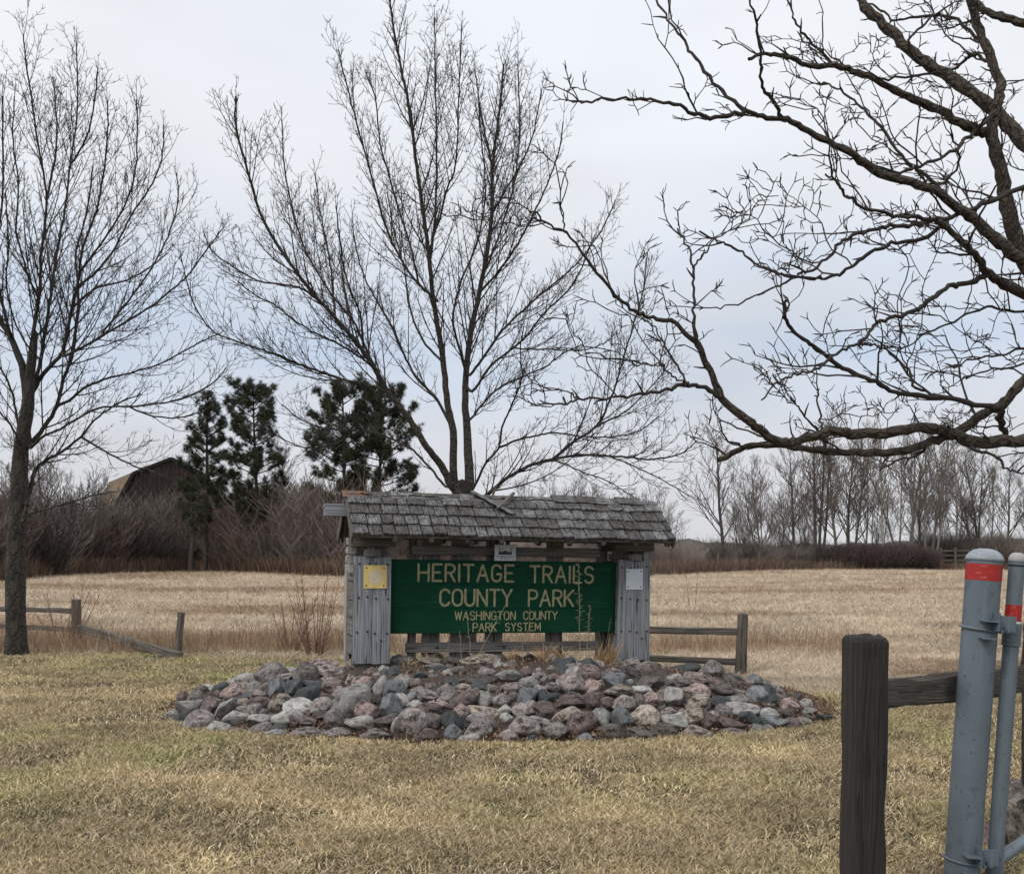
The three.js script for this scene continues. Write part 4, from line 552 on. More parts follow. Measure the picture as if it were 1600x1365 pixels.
// fine growth of an ash: opposite pairs, tips sweeping up
function ashShoot(tb, p, dir, len, r, lvl, R, up = .16) {
  const n = Math.max(2, Math.min(7, Math.ceil(len / .14))), st = len / n, pts = [p.clone()], rad = [r], d = dir.clone(), q = p.clone();
  for (let i = 1; i <= n; i++) { d.add(rv(R, .10)); d.y += up * (.5 + i / n); d.normalize(); q.addScaledVector(d, st); pts.push(q.clone()); rad.push(lerp(r, Math.max(.0030, r * .34), i / n)); }
  tb.tube(pts, rad, lvl > 1 ? 4 : 3, 0, false);
  if (lvl <= 0) return;
  const gap = lvl > 1 ? .19 : .115; let az = R() * 6.28;
  for (let s = gap * (.7 + .6 * R()); s < len * .97; s += gap * (.75 + .6 * R())) {
    const t = s / len, f = t * n, i = Math.min(n - 1, Math.floor(f)), b = V().lerpVectors(pts[i], pts[i + 1], f - i), dd = V().subVectors(pts[i + 1], pts[i]).normalize(); az += 1.57 + (R() - .5) * .5;
    for (const k of [0, Math.PI]) { if (R() < .20) continue; const cl = lvl > 1 ? (.16 + .44 * R()) * Math.min(1, len) * (1.15 - .65 * t) + .05 : (.05 + .13 * R()) * (1.1 - .4 * t); ashShoot(tb, b, dd.clone().multiplyScalar(.75).add(perp(dd, az + k).multiplyScalar(.8)).normalize(), cl, Math.max(.0033, lerp(r, r * .34, t) * .62), lvl - 1, R, up); }
  }
}
// stiff knobbly growth of a honey locust: zigzag, thick spurs, forked tips
function locustShoot(tb, p, dir, len, r, lvl, R) {
  const n = Math.max(2, Math.ceil(len / .105)), st = len / n, pts = [p.clone()], rad = [r], d = dir.clone(), q = p.clone(); let sgn = R() < .5 ? 1 : -1, az = R() * 6.28; if (d.y < -.22) d.setY(-.4 * d.y).normalize();
  const ax = perp(d, az);
  for (let i = 1; i <= n; i++) { d.addScaledVector(ax, sgn * (.10 + .40 * R())).add(rv(R, .34)); if (R() < .75) sgn = -sgn; d.y += d.y < -.15 ? .16 : .012; d.normalize(); q.addScaledVector(d, st * (.7 + .6 * R())); pts.push(q.clone()); rad.push(lerp(r, Math.max(.0042, r * .5), i / n) * (.88 + .3 * R())); }
  tb.tube(pts, rad, lvl > 1 ? 6 : 4, 0, true);
  for (let i = 1; i <= n; i++) {
    const dd = V().subVectors(pts[i], pts[i - 1]).normalize(), tip = i === n, k = tip ? 2 + Math.floor(R() * 2) : R() < (lvl > 0 ? .44 : .30) ? 1 : 0;
    for (let j = 0; j < k; j++) {
      const o = dd.clone().multiplyScalar(tip ? .9 : .45).add(perp(dd, R() * 6.28).multiplyScalar(.75)).normalize(); if (lvl > 0 && R() < (tip ? .5 : .50)) locustShoot(tb, pts[i], o, len * (.24 + .34 * R()), Math.max(.0045, rad[i] * .72), lvl - 1, R);
      else { const e = pts[i].clone().addScaledVector(o, .02 + .05 * R()), e2 = e.clone().addScaledVector(o.add(rv(R, .8)).normalize(), .015 + .05 * R()); tb.tube([pts[i], e, e2], [Math.max(.0045, rad[i] * .75), Math.max(.004, rad[i] * .62), .0026], 4, 0, false); }
    }
  }
}
// limbs: picture points lend the outline; every limb has its own run in depth
function limbs(defs, seed, ownD) {
  const R = rngOf(seed), all = [], out = [];
  for (const [w0, w1, dz, pts] of defs) {
    let d0 = ownD; if (all.length) { let best = 1e9, b = null; for (const s of all) { const e = (s[0] - pts[0]) ** 2 + (s[1] - pts[1]) ** 2; if (e < best) { best = e; d0 = s[2]; b = s; } } if (best > 4 && best < 2500) { pts.unshift(b[0], b[1]); } }
    const n = pts.length / 2, v = []; for (let i = 0; i < n; i++) { const t = n > 1 ? i / (n - 1) : 0, d = d0 + dz * t ** 1.1 + (i && i < n - 1 ? (R() - .5) * .12 : 0); v.push(at(pts[i * 2], pts[i * 2 + 1], d)); }
    const line = smoothLine(v, 5), rad = line.map((q, i) => lerp(w0, w1, (i / (line.length - 1)) ** (ownD > 12 ? .58 : .72)) / 2 * (ownD > 12 && w0 < 16 ? .76 : .92) * -q.z / F);
    line.forEach((q) => all.push([800 + q.x / -q.z * F, HOR + (EYE - q.y) / -q.z * F, -q.z]));
    out.push({ line, rad });
  }
  return out;
}
const lineLen = (l) => { let s = 0; for (let i = 1; i < l.length; i++) s += l[i].distanceTo(l[i - 1]); return s; };
function onLine(l, rad, s) { let a = 0; for (let i = 1; i < l.length; i++) { const e = l[i].distanceTo(l[i - 1]); if (a + e >= s || i === l.length - 1) { const t = clamp((s - a) / e); return { p: V().lerpVectors(l[i - 1], l[i], t), d: V().subVectors(l[i], l[i - 1]).normalize(), r: lerp(rad[i - 1], rad[i], t) }; } a += e; } }
function jag(l, k, R) { return l.map((q, i) => i && i < l.length - 1 ? q.clone().add(rv(R, k)) : q); }

function ashTree(label, defs, seed, d, trunkPts, trunkRad, opts = {}) {
  const R = rngOf(seed), base = trunkPts[0].clone().setY(0), t = thing('ash_tree', label, 'tree', base, 0), rel = (q) => q.clone().sub(base);
  const tl = smoothLine(trunkPts, 6); tl.unshift(trunkPts[0].clone().setY(-.3)); const tr = tl.map((q) => { const f = clamp(q.y / trunkPts[trunkPts.length - 1].y); return lerp(trunkRad[0], trunkRad[1], opts.pow ? f ** opts.pow : f) * (1 + .35 * Math.exp(-Math.max(0, q.y) * 5)); });
  const tb = new TB(); tb.tube(tl.map(rel), tr, 20, .07); part(t, 'trunk', tb.geo(), M.ashBark);
  const ls = limbs(defs, seed, d), tw = new TB(), mid = tl[tl.length - 1];
  ls.forEach(({ line, rad }, li) => {
    const b = new TB(), L = lineLen(line); b.tube(jag(line, .016, R).map(rel), rad.map((r) => Math.max(r, .0045)), rad[0] > .05 ? 10 : 7, .05, false); part(t, 'limb', b.geo(), M.ashBark);
    const gap = opts.gap || .27; let az = R() * 6.28;
    for (let s = L * (rad[0] > .05 ? .24 : .10) + gap * R(); s < L; s += gap * (.6 + .7 * R()) * (1.15 - .55 * s / L)) {
      const o = onLine(line, rad, s), f = s / L; az += 1.57 + (R() - .5) * .7;
      for (const k of [0, Math.PI]) {
        if (R() < .22) continue; const pd = perp(o.d, az + k), out = V().subVectors(o.p, mid).normalize();
        const dir = o.d.clone().multiplyScalar(1.05).addScaledVector(pd, .66).addScaledVector(out, .15).normalize();
        const cl = (.26 + 1.40 * R() ** 1.7) * Math.min(1.3, .34 + L * .2) * (1.15 - .85 * f) * (opts.len || 1);
        ashShoot(tw, rel(o.p), dir, cl, clamp(o.r * .5, .0040, .013), cl > .4 ? 2 : 1, R, opts.up || .13);
      }
    }
    const e = onLine(line, rad, L); ashShoot(tw, rel(e.p), e.d, .20 + .12 * R(), .0045, 1, R, .16);
  });
  part(t, 'twigs', tw.geo(), M.ashTwig, null, 'stuff'); return t;
}
// the big ash behind the sign
{
  const d = 16.6, T = [at(724, 1022, d), at(724, 900, d), at(724, 800, d), at(722, 756, d)];
  ashTree('wide bare ash tree spreading behind the sign roof', [
    [18, 3, .3, [734, 762, 730, 674, 727, 621, 734, 527, 749, 457, 767, 352, 770, 264, 781, 164, 787, 100]],
    [17, 3, -.4, [714, 760, 708, 673, 699, 629, 693, 567, 687, 526, 679, 482, 670, 400, 661, 328, 649, 246, 641, 176, 626, 105, 614, 35, 607, -15]],
    [17, 3, -1.4, [708, 762, 690, 728, 667, 699, 638, 652, 605, 611, 582, 570, 559, 538, 532, 506, 506, 477, 462, 424, 412, 346, 386, 264, 368, 193, 368, 150]],
    [7.9, 2.5, 1.2, [590, 588, 565, 530, 553, 504, 512, 451, 471, 375, 447, 281, 440, 187]],
    [7.9, 2.5, -1.2, [605, 611, 588, 606, 550, 597, 506, 582, 476, 572, 447, 560, 412, 547, 374, 535, 330, 515, 300, 470, 288, 425]],
    [5.9, 2.5, -2.2, [582, 570, 560, 556, 527, 536, 494, 521, 460, 500, 432, 478, 400, 462, 372, 440]],
    [5.9, 2.5, .9, [506, 477, 476, 453, 453, 446, 403, 438, 359, 413, 330, 390, 318, 362]],
    [5.9, 2.5, -1.5, [567, 540, 564, 494, 550, 459, 537, 420, 530, 370, 525, 320]], [5.3, 2.5, .6, [523, 496, 519, 440, 512, 389, 500, 330, 492, 270]],
    [8.6, 2.5, 1.8, [702, 660, 682, 623, 652, 591, 635, 562, 617, 520, 600, 488, 579, 453, 562, 412, 552, 365]],
    [7.9, 2.5, -1, [683, 470, 646, 434, 611, 375, 582, 281, 553, 176, 536, 112, 529, 78]], [5.9, 2.5, 1, [655, 445, 640, 380, 612, 290, 594, 223, 585, 150, 574, 120]],
    [7.3, 2.5, 1.4, [672, 400, 680, 340, 682, 234, 680, 117, 679, 28]], [6.6, 2.5, -1, [684, 350, 700, 290, 711, 264, 717, 147, 721, 45]],
    [7.9, 2.5, -1.6, [730, 590, 716, 540, 708, 500, 720, 440, 745, 380, 758, 300, 750, 200, 748, 160]],
    [6.6, 2.5, 1.6, [751, 440, 775, 380, 800, 300, 812, 210, 809, 100]], [5.9, 2.5, -1.3, [770, 330, 800, 280, 830, 220, 846, 140]],
    [7.3, 2.5, 1.5, [735, 584, 759, 553, 788, 512, 826, 477, 864, 444, 888, 424, 911, 400, 945, 350, 962, 312]], [7.3, 2.5, -1.5, [738, 611, 767, 570, 797, 547, 823, 524, 852, 488, 888, 453, 905, 425, 925, 380]],
    [4.6, 2, -.8, [800, 544, 832, 545, 870, 546, 911, 547, 940, 538, 955, 528]], [6.6, 2.5, 2, [735, 655, 753, 632, 779, 606, 817, 588, 852, 573, 880, 552, 905, 540]],
    [6.6, 2.5, -1.8, [735, 770, 759, 723, 779, 699, 785, 667, 797, 638, 808, 614, 816, 585, 813, 550, 818, 510]], [5.3, 2.5, -1, [779, 699, 811, 687, 840, 680, 864, 676, 910, 682, 958, 682, 1000, 672, 1030, 650]],
    [12, 2.5, -2, [745, 790, 764, 770, 794, 746, 832, 726, 864, 717, 899, 711, 934, 711, 981, 714, 1022, 717, 1066, 708, 1088, 690]],
    [7.3, 2.5, .8, [864, 717, 899, 688, 931, 667, 949, 635, 964, 597, 978, 547, 993, 497, 1005, 453, 1012, 396]], [4.6, 2, 1.4, [931, 667, 975, 644, 1008, 614, 1037, 580, 1050, 555]], [4.6, 2, -1, [946, 711, 993, 729, 1028, 746, 1078, 775]],
    [4.6, 2, -1.4, [832, 726, 868, 720, 905, 735, 950, 752, 990, 776]], [6.6, 2.5, 1.8, [697, 760, 673, 732, 646, 704, 620, 690, 585, 676, 540, 672, 500, 668, 470, 655, 440, 632]], [4.6, 2, -1.2, [560, 674, 520, 694, 480, 700, 450, 690, 420, 672]],
    [5.9, 2.5, 1.2, [770, 265, 758, 210, 748, 150, 742, 110]], [5.9, 2.5, 1.6, [693, 567, 660, 530, 640, 480, 632, 420, 615, 360, 605, 300]], [5.9, 2.5, -1.6, [749, 457, 790, 410, 820, 360, 850, 300, 872, 240, 880, 190]],
  ], 71, d, T, [.19, .165], { gap: .205 });
}
// the ash on the left
{
  const d = 16.4, T = [at(25, 1025, d), at(24, 950, d), at(24, 880, d), at(28, 800, d), at(30, 740, d), at(34, 690, d), at(42, 640, d), at(46, 590, d), at(54, 520, d)];
  ashTree('tall bare ash tree with a thick dark trunk at the left edge', [
    [22, 3, .5, [40, 655, 41, 629, 35, 575, 18, 530, -5, 490, -30, 430, -52, 350, -60, 260]], [8.6, 3, -1, [16, 522, 2, 470, -8, 400, 2, 330, 4, 240, 3, 150]],
    [12, 2.5, -.6, [44, 620, 46, 560, 56, 491, 62, 447, 63, 403, 70, 350, 72, 300, 62, 245, 48, 150, 40, 95, 36, 55]], [11.2, 2.5, .9, [48, 620, 64, 556, 73, 497, 82, 439, 91, 380, 100, 330, 111, 245, 121, 163, 119, 65]],
    [11.2, 2.5, -1.3, [50, 612, 68, 583, 97, 550, 112, 480, 123, 430, 127, 395, 150, 327, 162, 266, 168, 204, 167, 155]], [12.8, 3, 1.4, [48, 690, 66, 670, 88, 635, 97, 597, 112, 556, 120, 497, 122, 450, 118, 400, 135, 330, 145, 260]],
    [7.9, 2.5, -1.5, [46, 700, 66, 682, 94, 670, 152, 638, 205, 635, 255, 629, 290, 620, 330, 600, 352, 575]], [7.3, 2.5, 1.5, [88, 635, 111, 623, 132, 606, 167, 591, 205, 582, 249, 568, 305, 538, 345, 520]],
    [7.3, 2.5, -.9, [100, 556, 141, 535, 176, 515, 229, 483, 264, 456, 293, 430, 322, 390, 345, 360]], [12, 2.5, 1.2, [40, 790, 46, 766, 56, 732, 70, 720, 97, 705, 126, 682, 147, 656, 185, 630, 220, 615]],
    [5.3, 2.5, -1, [126, 682, 164, 705, 205, 726, 229, 734, 262, 746]], [6.6, 2.5, -1.6, [34, 815, 47, 802, 84, 792, 118, 782, 152, 772, 180, 768]], [8.6, 2.5, .8, [34, 690, 26, 650, 16, 606, -2, 570, -30, 520, -50, 470]], [7.3, 2.5, -1.2, [32, 700, 22, 673, 5, 650, -25, 615, -70, 590]],
    [6.6, 2.5, 1.1, [118, 450, 150, 425, 176, 393, 205, 335, 238, 286, 254, 237, 255, 195]], [5.9, 2.5, -1.1, [127, 420, 165, 370, 195, 320, 212, 260, 214, 200, 213, 155]], [5.9, 2.5, 1, [72, 310, 85, 250, 88, 190, 82, 120]], [5.9, 2.5, -.8, [108, 260, 135, 215, 148, 150, 152, 110]], [5.9, 2.5, 1.3, [160, 520, 200, 470, 235, 420, 262, 370, 278, 310, 275, 270]],
    [5.9, 2.5, -1.4, [60, 470, 40, 420, 25, 360, 28, 290, 20, 220, 22, 150]], [5.3, 2.5, .9, [200, 635, 240, 650, 280, 652, 320, 640]], [5.3, 2.5, -1.3, [60, 560, 30, 520, 10, 450, 12, 380, 8, 300]], [5.9, 2.5, 1.6, [112, 480, 150, 450, 190, 440, 230, 420, 262, 395]],
  ], 83, d, T, [.150, .048], { gap: .225, pow: 2.4 });
}
// the honey locust whose limbs hang in from the right
{
  const d = 10, Tp = [at(1835, 1127, d), at(1822, 950, d), at(1800, 760, d), at(1775, 640, d), at(1735, 540, d), at(1690, 478, d)], base = Tp[0].clone().setY(0), R = rngOf(97);
  const t = thing('locust_tree', 'bare rough barked locust tree whose limbs hang in from the right', 'tree', base), rel = (q) => q.clone().sub(base);
  const tl = smoothLine(Tp, 6); tl.unshift(Tp[0].clone().setY(-.3)); const tb = new TB(); tb.tube(tl.map(rel), tl.map((q) => lerp(.24, .15, clamp(q.y / 4.2)) * (1 + .3 * Math.exp(-Math.max(0, q.y) * 4))), 22, .07); part(t, 'trunk', tb.geo(), M.locustBark);
  const D = [
    [42, 24, .2, [1690, 478, 1640, 430, 1595, 388, 1575, 322, 1563, 264, 1549, 205]], [34, 8, -.8, [1660, 455, 1620, 430, 1588, 400, 1548, 365, 1508, 331, 1458, 296, 1376, 270, 1326, 237, 1273, 211, 1229, 187, 1200, 182, 1164, 173]],
    [10, 3, -.5, [1164, 173, 1125, 184, 1092, 178, 1053, 164, 1010, 156, 969, 153, 925, 158, 900, 160, 885, 158]], [9, 4, .4, [1164, 173, 1120, 134, 1092, 98, 1069, 64, 1045, 30, 1022, -12]], [9, 4, -.7, [1223, 184, 1205, 155, 1192, 134, 1188, 90, 1181, 39, 1168, -10]],
    [34, 16, .9, [1700, 330, 1640, 265, 1600, 223, 1560, 176, 1522, 147, 1464, 108, 1423, 79, 1388, 44, 1352, 9, 1335, -20]], [24, 6, -.6, [1549, 205, 1530, 205, 1511, 196, 1455, 167, 1411, 147, 1358, 120, 1317, 105, 1259, 100, 1229, 88, 1200, 85, 1170, 92]],
    [22, 16, .6, [1549, 205, 1560, 165, 1563, 132, 1549, 91, 1528, 38, 1514, -15]], [18, 14, .5, [1720, 130, 1660, 70, 1600, 36, 1552, 23, 1520, 0, 1500, -25]],
    [26, 10, -1.1, [1735, 540, 1660, 495, 1600, 458, 1570, 444, 1545, 427, 1528, 402, 1506, 380, 1475, 352, 1464, 343]], [10, 4, -.5, [1464, 343, 1425, 340, 1388, 334, 1341, 319, 1318, 300, 1308, 282, 1290, 272]],
    [12, 3.5, -.9, [1545, 427, 1512, 441, 1484, 447, 1456, 466, 1437, 484, 1400, 495, 1370, 505, 1350, 530, 1322, 544, 1295, 562, 1275, 578, 1242, 585, 1215, 600, 1190, 625]],
    [26, 12, -.4, [1785, 660, 1690, 600, 1640, 585, 1600, 594, 1570, 628, 1534, 647, 1492, 678, 1459, 688, 1423, 701, 1367, 707, 1292, 704, 1230, 697, 1175, 696, 1122, 718]],
    [30, 14, -.9, [1800, 745, 1720, 700, 1650, 688, 1600, 688, 1520, 690, 1490, 678, 1450, 667, 1395, 674, 1334, 679, 1306, 672, 1262, 684, 1228, 692, 1200, 680, 1167, 654, 1127, 620, 1110, 580, 1090, 536]], [11, 3.5, -.7, [1090, 536, 1049, 502, 1012, 495, 992, 484, 961, 462, 924, 415, 884, 364, 858, 348, 833, 330]],
    [4, 2.5, -.1, [884, 364, 878, 340, 873, 315]], [8, 3.5, .3, [1090, 536, 1084, 500, 1084, 460, 1083, 418, 1074, 385, 1059, 357]], [5, 2.5, .3, [1083, 418, 1098, 400, 1110, 381, 1130, 367]], [11, 3, -.6, [1127, 620, 1095, 605, 1073, 600, 1049, 607, 998, 617, 958, 622, 904, 625, 880, 632, 843, 625]],
    [6, 2.5, .3, [1073, 597, 1058, 570, 1040, 540, 1026, 515, 1012, 503, 998, 490]], [5, 3, -.4, [1067, 596, 1048, 586, 1036, 572, 1031, 545]], [4.5, 2.5, -.3, [1034, 570, 1010, 568, 982, 572]], [4, 2, .1, [905, 624, 890, 612, 872, 606]],
    [14, 6, -.8, [1562, 636, 1534, 633, 1478, 622, 1440, 620, 1400, 612, 1367, 597, 1325, 580, 1283, 547, 1256, 530, 1231, 507, 1225, 491, 1230, 468]], [7, 3.5, .5, [1459, 617, 1428, 600, 1420, 578, 1395, 555, 1367, 539, 1342, 536]], [16, 12, .4, [1572, 626, 1562, 648, 1568, 670, 1580, 690]],
    [14, 5, -1.2, [1680, 258, 1600, 293, 1552, 311, 1508, 331, 1464, 344, 1429, 352, 1390, 353, 1358, 360, 1317, 375, 1297, 400, 1270, 420, 1247, 428]], [10, 4, .5, [1482, 350, 1440, 372, 1395, 380, 1367, 391, 1334, 413, 1310, 430, 1280, 434, 1242, 433, 1210, 425, 1184, 414, 1153, 389, 1123, 377, 1093, 361]], [5, 2.5, -.3, [1242, 433, 1218, 446, 1194, 455, 1167, 470, 1133, 479, 1093, 484]],
    [9, 3.5, .7, [1475, 300, 1440, 268, 1417, 252, 1376, 199, 1352, 173, 1323, 147, 1300, 134, 1280, 128]], [11, 5, -.7, [1556, 178, 1546, 184, 1516, 211, 1493, 234, 1449, 255, 1405, 270, 1370, 262]], [6, 4, .4, [1496, 234, 1499, 258, 1480, 280, 1460, 298]],
    [10, 4, .6, [1563, 132, 1555, 112, 1543, 97, 1525, 85, 1511, 91, 1490, 108, 1434, 117, 1388, 123, 1340, 115]], [9, 3.5, -.5, [1352, 118, 1317, 105, 1298, 97, 1275, 72, 1253, 50, 1240, 25, 1231, -5]], [8, 3.5, .8, [1530, 60, 1490, 26, 1440, 24, 1400, 32, 1370, 10, 1340, 0]], [8, 4, -.4, [1464, 108, 1440, 100, 1420, 70, 1440, 40, 1470, 20]],
    [7, 3, .5, [1290, 704, 1286, 680, 1282, 655, 1278, 620, 1280, 608]], [6, 3, -.5, [1290, 690, 1270, 665, 1252, 640, 1235, 622]], [7, 3, .6, [1459, 686, 1430, 712, 1400, 720, 1375, 735]], [9, 3, -.5, [1520, 700, 1555, 712, 1570, 730, 1595, 738, 1630, 745]], [8, 3, -.7, [1680, 410, 1600, 484, 1540, 480, 1490, 502, 1440, 525, 1404, 548]], [8, 3, .5, [1650, 520, 1610, 540, 1570, 552, 1520, 560, 1490, 575]], [8, 3, -.6, [1650, 545, 1600, 570, 1545, 578, 1510, 592]],
  ];
  const ls = limbs(D, 29, 10), tw = new TB();
  ls.forEach(({ line, rad }, li) => {
    const L = lineLen(line), big = rad[0] > .05, b = new TB(), jl = []; // small kinks between the given points
    for (let i = 0; i < line.length; i++) { jl.push(i && i < line.length - 1 ? line[i].clone().add(rv(R, big ? .025 : .03)) : line[i]); }
    b.tube(jl.map(rel), rad.map((r) => Math.max(.005, r * (.74 + .20 * R()))), big ? 12 : 8, .10); part(t, 'limb', b.geo(), big ? M.locustBark : M.locustTwig);
    const gap = big ? .33 : .20;
    for (let s = (li > 1 && big ? .15 : .25) * L * R() + .1; s < L; s += gap * (.5 + 1.0 * R())) {
      const o = onLine(jl, rad, s), f = s / L; if (800 + o.p.x / -o.p.z * F > 1760 || o.p.x < 2.2 && R() < .45) continue;
      const pd = perp(o.d, R() * 6.28), dir = o.d.clone().multiplyScalar(.55).addScaledVector(pd, .8).add(V(-.22, .06, 0)).normalize(), q = R();
      if (q < .36) { const e = o.p.clone().addScaledVector(dir, o.r + .02 + .05 * R()), e2 = e.clone().addScaledVector(dir.clone().add(rv(R, .9)).normalize(), .02 + .06 * R()); tw.tube([o.p, e, e2].map(rel), [.011, .008, .0035].map((x) => Math.min(x, o.r)), 5, 0, false); continue; }
      locustShoot(tw, rel(o.p), dir, q > .74 ? .40 + .75 * R() : .10 + .32 * R(), clamp(o.r * .45, .0055, .0115), q > .74 ? 2 : 1, R);
    }
    const e = onLine(jl, rad, L); locustShoot(tw, rel(e.p), e.d, .22 + .25 * R(), clamp(e.r * .8, .005, .010), 1, R); locustShoot(tw, rel(e.p), e.d.clone().add(rv(R, .9)).normalize(), .15 + .2 * R(), .005, 1, R);
  });
  part(t, 'twigs', tw.geo(), M.locustTwig, null, 'stuff');
}
// ---------------------------------------------------------------- far trees, pines, brush, barn
function bareTree(seed, H, o) {                      // [trunk geometry, crown geometry], base at the origin
  const R = rngOf(seed), A = new TB(), B = new TB();
  const grow = (p, dir, len, r, lvl) => {
    const n = lvl === 0 ? 6 : lvl === 1 ? 4 : 3, st = len / n, pts = [p.clone()], rad = [r], d = dir.clone(), q = p.clone();
    for (let i = 1; i <= n; i++) { d.add(rv(R, lvl ? .30 : .14)); d.y += o.up * (lvl ? 1 : .4); d.normalize(); q.addScaledVector(d, st); pts.push(q.clone()); rad.push(lerp(r, Math.max(o.tip, r * .3), i / n)); }
    (lvl < (o.split || 1) ? A : B).tube(pts, rad, lvl === 0 ? 7 : lvl === 1 ? 4 : 3, 0, false);
    if (lvl >= o.lv) return;
    const nc = o.n[lvl];
    for (let k = 0; k < nc; k++) { const t = lerp(lvl ? .22 : o.t0, 1, (k + R()) / nc), f = t * n, i = Math.min(n - 1, Math.floor(f)), b = V().lerpVectors(pts[i], pts[i + 1], f - i), dd = V().subVectors(pts[i + 1], pts[i]).normalize(), rr = rad[i]; grow(b, dd.multiplyScalar(o.nar).addScaledVector(perp(dd, R() * 6.28), .8).normalize(), (lvl ? len * .62 : H * o.w) * (.55 + .6 * R()) * (lvl ? 1 - .3 * t : 1.2 - .75 * t), Math.max(o.tip, rr * .52), lvl + 1); }
  };
  for (let s = 0; s < o.stems; s++) grow(V((R() - .5) * .3 * (o.stems - 1), -.1, (R() - .5) * .3 * (o.stems - 1)), V((R() - .5) * o.lean, 1, (R() - .5) * o.lean).normalize(), H * (.78 + .22 * R()), o.r * (o.stems > 1 ? .75 + .3 * R() : 1), 0);
  return [A.geo(), B.geo()];
}
const kinds = {
  broad: { o: { up: .13, tip: .011, n: [17, 7, 6], lv: 3, nar: .9, w: .40, t0: .22, stems: 1, lean: .1, r: .15 } },
  multi: { o: { up: .13, tip: .012, n: [13, 7, 5], lv: 3, nar: .95, w: .34, t0: .25, stems: 3, lean: .42, r: .125 } },
  poplar: { o: { up: .22, tip: .010, n: [20, 6, 4], lv: 3, nar: .9, w: .22, t0: .30, stems: 1, lean: .06, r: .085 } },
  leaner: { o: { up: .16, tip: .011, n: [12, 6, 5], lv: 3, nar: 1.0, w: .30, t0: .3, stems: 3, lean: .75, r: .09 } },
  bushy: { o: { up: .17, tip: .010, n: [12, 7, 5], lv: 3, nar: .95, w: .36, t0: .12, stems: 4, lean: .6, r: .08 } },
};
{
  const made = {}; let sd = 500;
  for (const k in kinds) made[k] = [1, 2].map(() => { const [a, b] = bareTree(sd++, 10, kinds[k].o); return { a, b }; });
  const far = (kind, v, px, topY, d, mat, label, group, widen = 1) => {
    const H = EYE + (HOR - topY) / F * d, s = H / 10.5, t = thing('bare_tree', label, 'tree', V(groundX(px, d), 0, -d), (px * 7.7) % 6.28, group), m = made[kind][v]; part(t, 'trunk', m.a, mat); part(t, 'crown', m.b, mat === M.paleBark ? M.paleTwig : M.farTwig, null, 'stuff'); t.scale.set(s * widen, s, s * widen); return t;
  };
  M.farTwig = new THREE.MeshStandardMaterial({ color: col(.14, .117, .102), roughness: .95 }); M.paleTwig = new THREE.MeshStandardMaterial({ color: col(.25, .215, .185), roughness: .95 });
  far('broad', 0, 1131, 672, 84, M.darkBark, 'slender dark bare tree standing apart at the left end of the far row');
  far('bushy', 0, 1192, 712, 88, M.farBark, 'bushy many stemmed bare tree just right of the slender dark one', null, 1.1);
  far('multi', 0, 1275, 634, 95, M.darkBark, 'tallest dark forked tree behind the left end of the hedge', null, 1.1);
  far('poplar', 0, 1383, 628, 99, M.paleBark, 'tall pale straight poplar behind the middle of the hedge'); far('leaner', 0, 1452, 655, 98, M.farBark, 'bare tree with several leaning stems behind the right end of the hedge', null, 1.15);
  far('poplar', 1, 1494, 640, 103, M.paleBark, 'pale thin poplar above the distant board fence'); far('leaner', 1, 1416, 640, 100, M.farBark, 'bare tree fanning out between the pale poplar and the leaning stems', null, 1.1);
  let pn = 0, gn = 0, ln = 0; const nth = 'first second third fourth fifth sixth seventh eighth ninth tenth eleventh twelfth thirteenth fourteenth'.split(' ');
  const g1 = 'bare trees of the far row behind the hedge';
  for (const [k, v, px, ty, d, m] of [['broad', 1, 1242, 690, 101, 0], ['multi', 1, 1330, 668, 104, 0], ['poplar', 1, 1352, 650, 108, 1], ['broad', 0, 1308, 700, 108, 0], ['poplar', 0, 1403, 660, 109, 1], ['broad', 1, 1437, 690, 110, 0], ['poplar', 1, 1473, 670, 108, 1], ['multi', 1, 1528, 672, 106, 0], ['poplar', 0, 1545, 690, 110, 1], ['broad', 0, 1575, 724, 112, 0], ['poplar', 1, 1600, 740, 114, 1], ['bushy', 1, 1160, 760, 96, 0], ['bushy', 0, 1368, 748, 104, 0], ['bushy', 1, 1262, 760, 104, 0], ['bushy', 0, 1505, 760, 106, 0], ['bushy', 1, 1220, 742, 98, 0], ['bushy', 1, 1440, 755, 107, 0], ['broad', 0, 1640, 700, 110, 0], ['multi', 0, 1700, 680, 108, 0]].sort((a, b) => a[2] - b[2])) { const n = m ? pn++ : gn++; far(k, v, px, ty, d, m ? M.paleBark : M.farBark, (m ? 'pale thin poplar of the far row, ' : 'plain grey bare tree of the far row, ') + nth[n] + ' of its kind from the left', m ? 'pale poplars of the far row' : g1); }
  const g2 = 'low bare trees behind the sign roof', l2 = 'low bare tree above the right half of the sign roof, ';
  for (const [px, ty, d] of [[838, 752, 84], [872, 735, 88], [905, 748, 90], [940, 755, 86], [975, 752, 88], [1008, 762, 90], [1036, 790, 92]]) far('bushy', (px % 2), px, ty, d, M.farBark, l2 + nth[ln++] + ' from the left', g2, 1.15);
  far('bushy', 0, 78, 688, 66, M.darkBark, 'dark bushy bare tree behind the left ash trunk', null, 1.05); far('bushy', 1, 118, 706, 62, M.darkBark, 'bushy bare tree between the left ash and the barn', null, 1.0); far('broad', 1, 20, 690, 72, M.farBark, 'bare tree partly hidden by the left ash trunk');
  far('broad', 0, 455, 690, 74, M.farBark, 'thin bare tree between the two right hand pines'); far('bushy', 1, 470, 735, 64, M.farBark, 'low bushy bare tree left of the sign roof'); far('bushy', 1, -60, 700, 66, M.darkBark, 'bushy bare tree beyond the left ash');
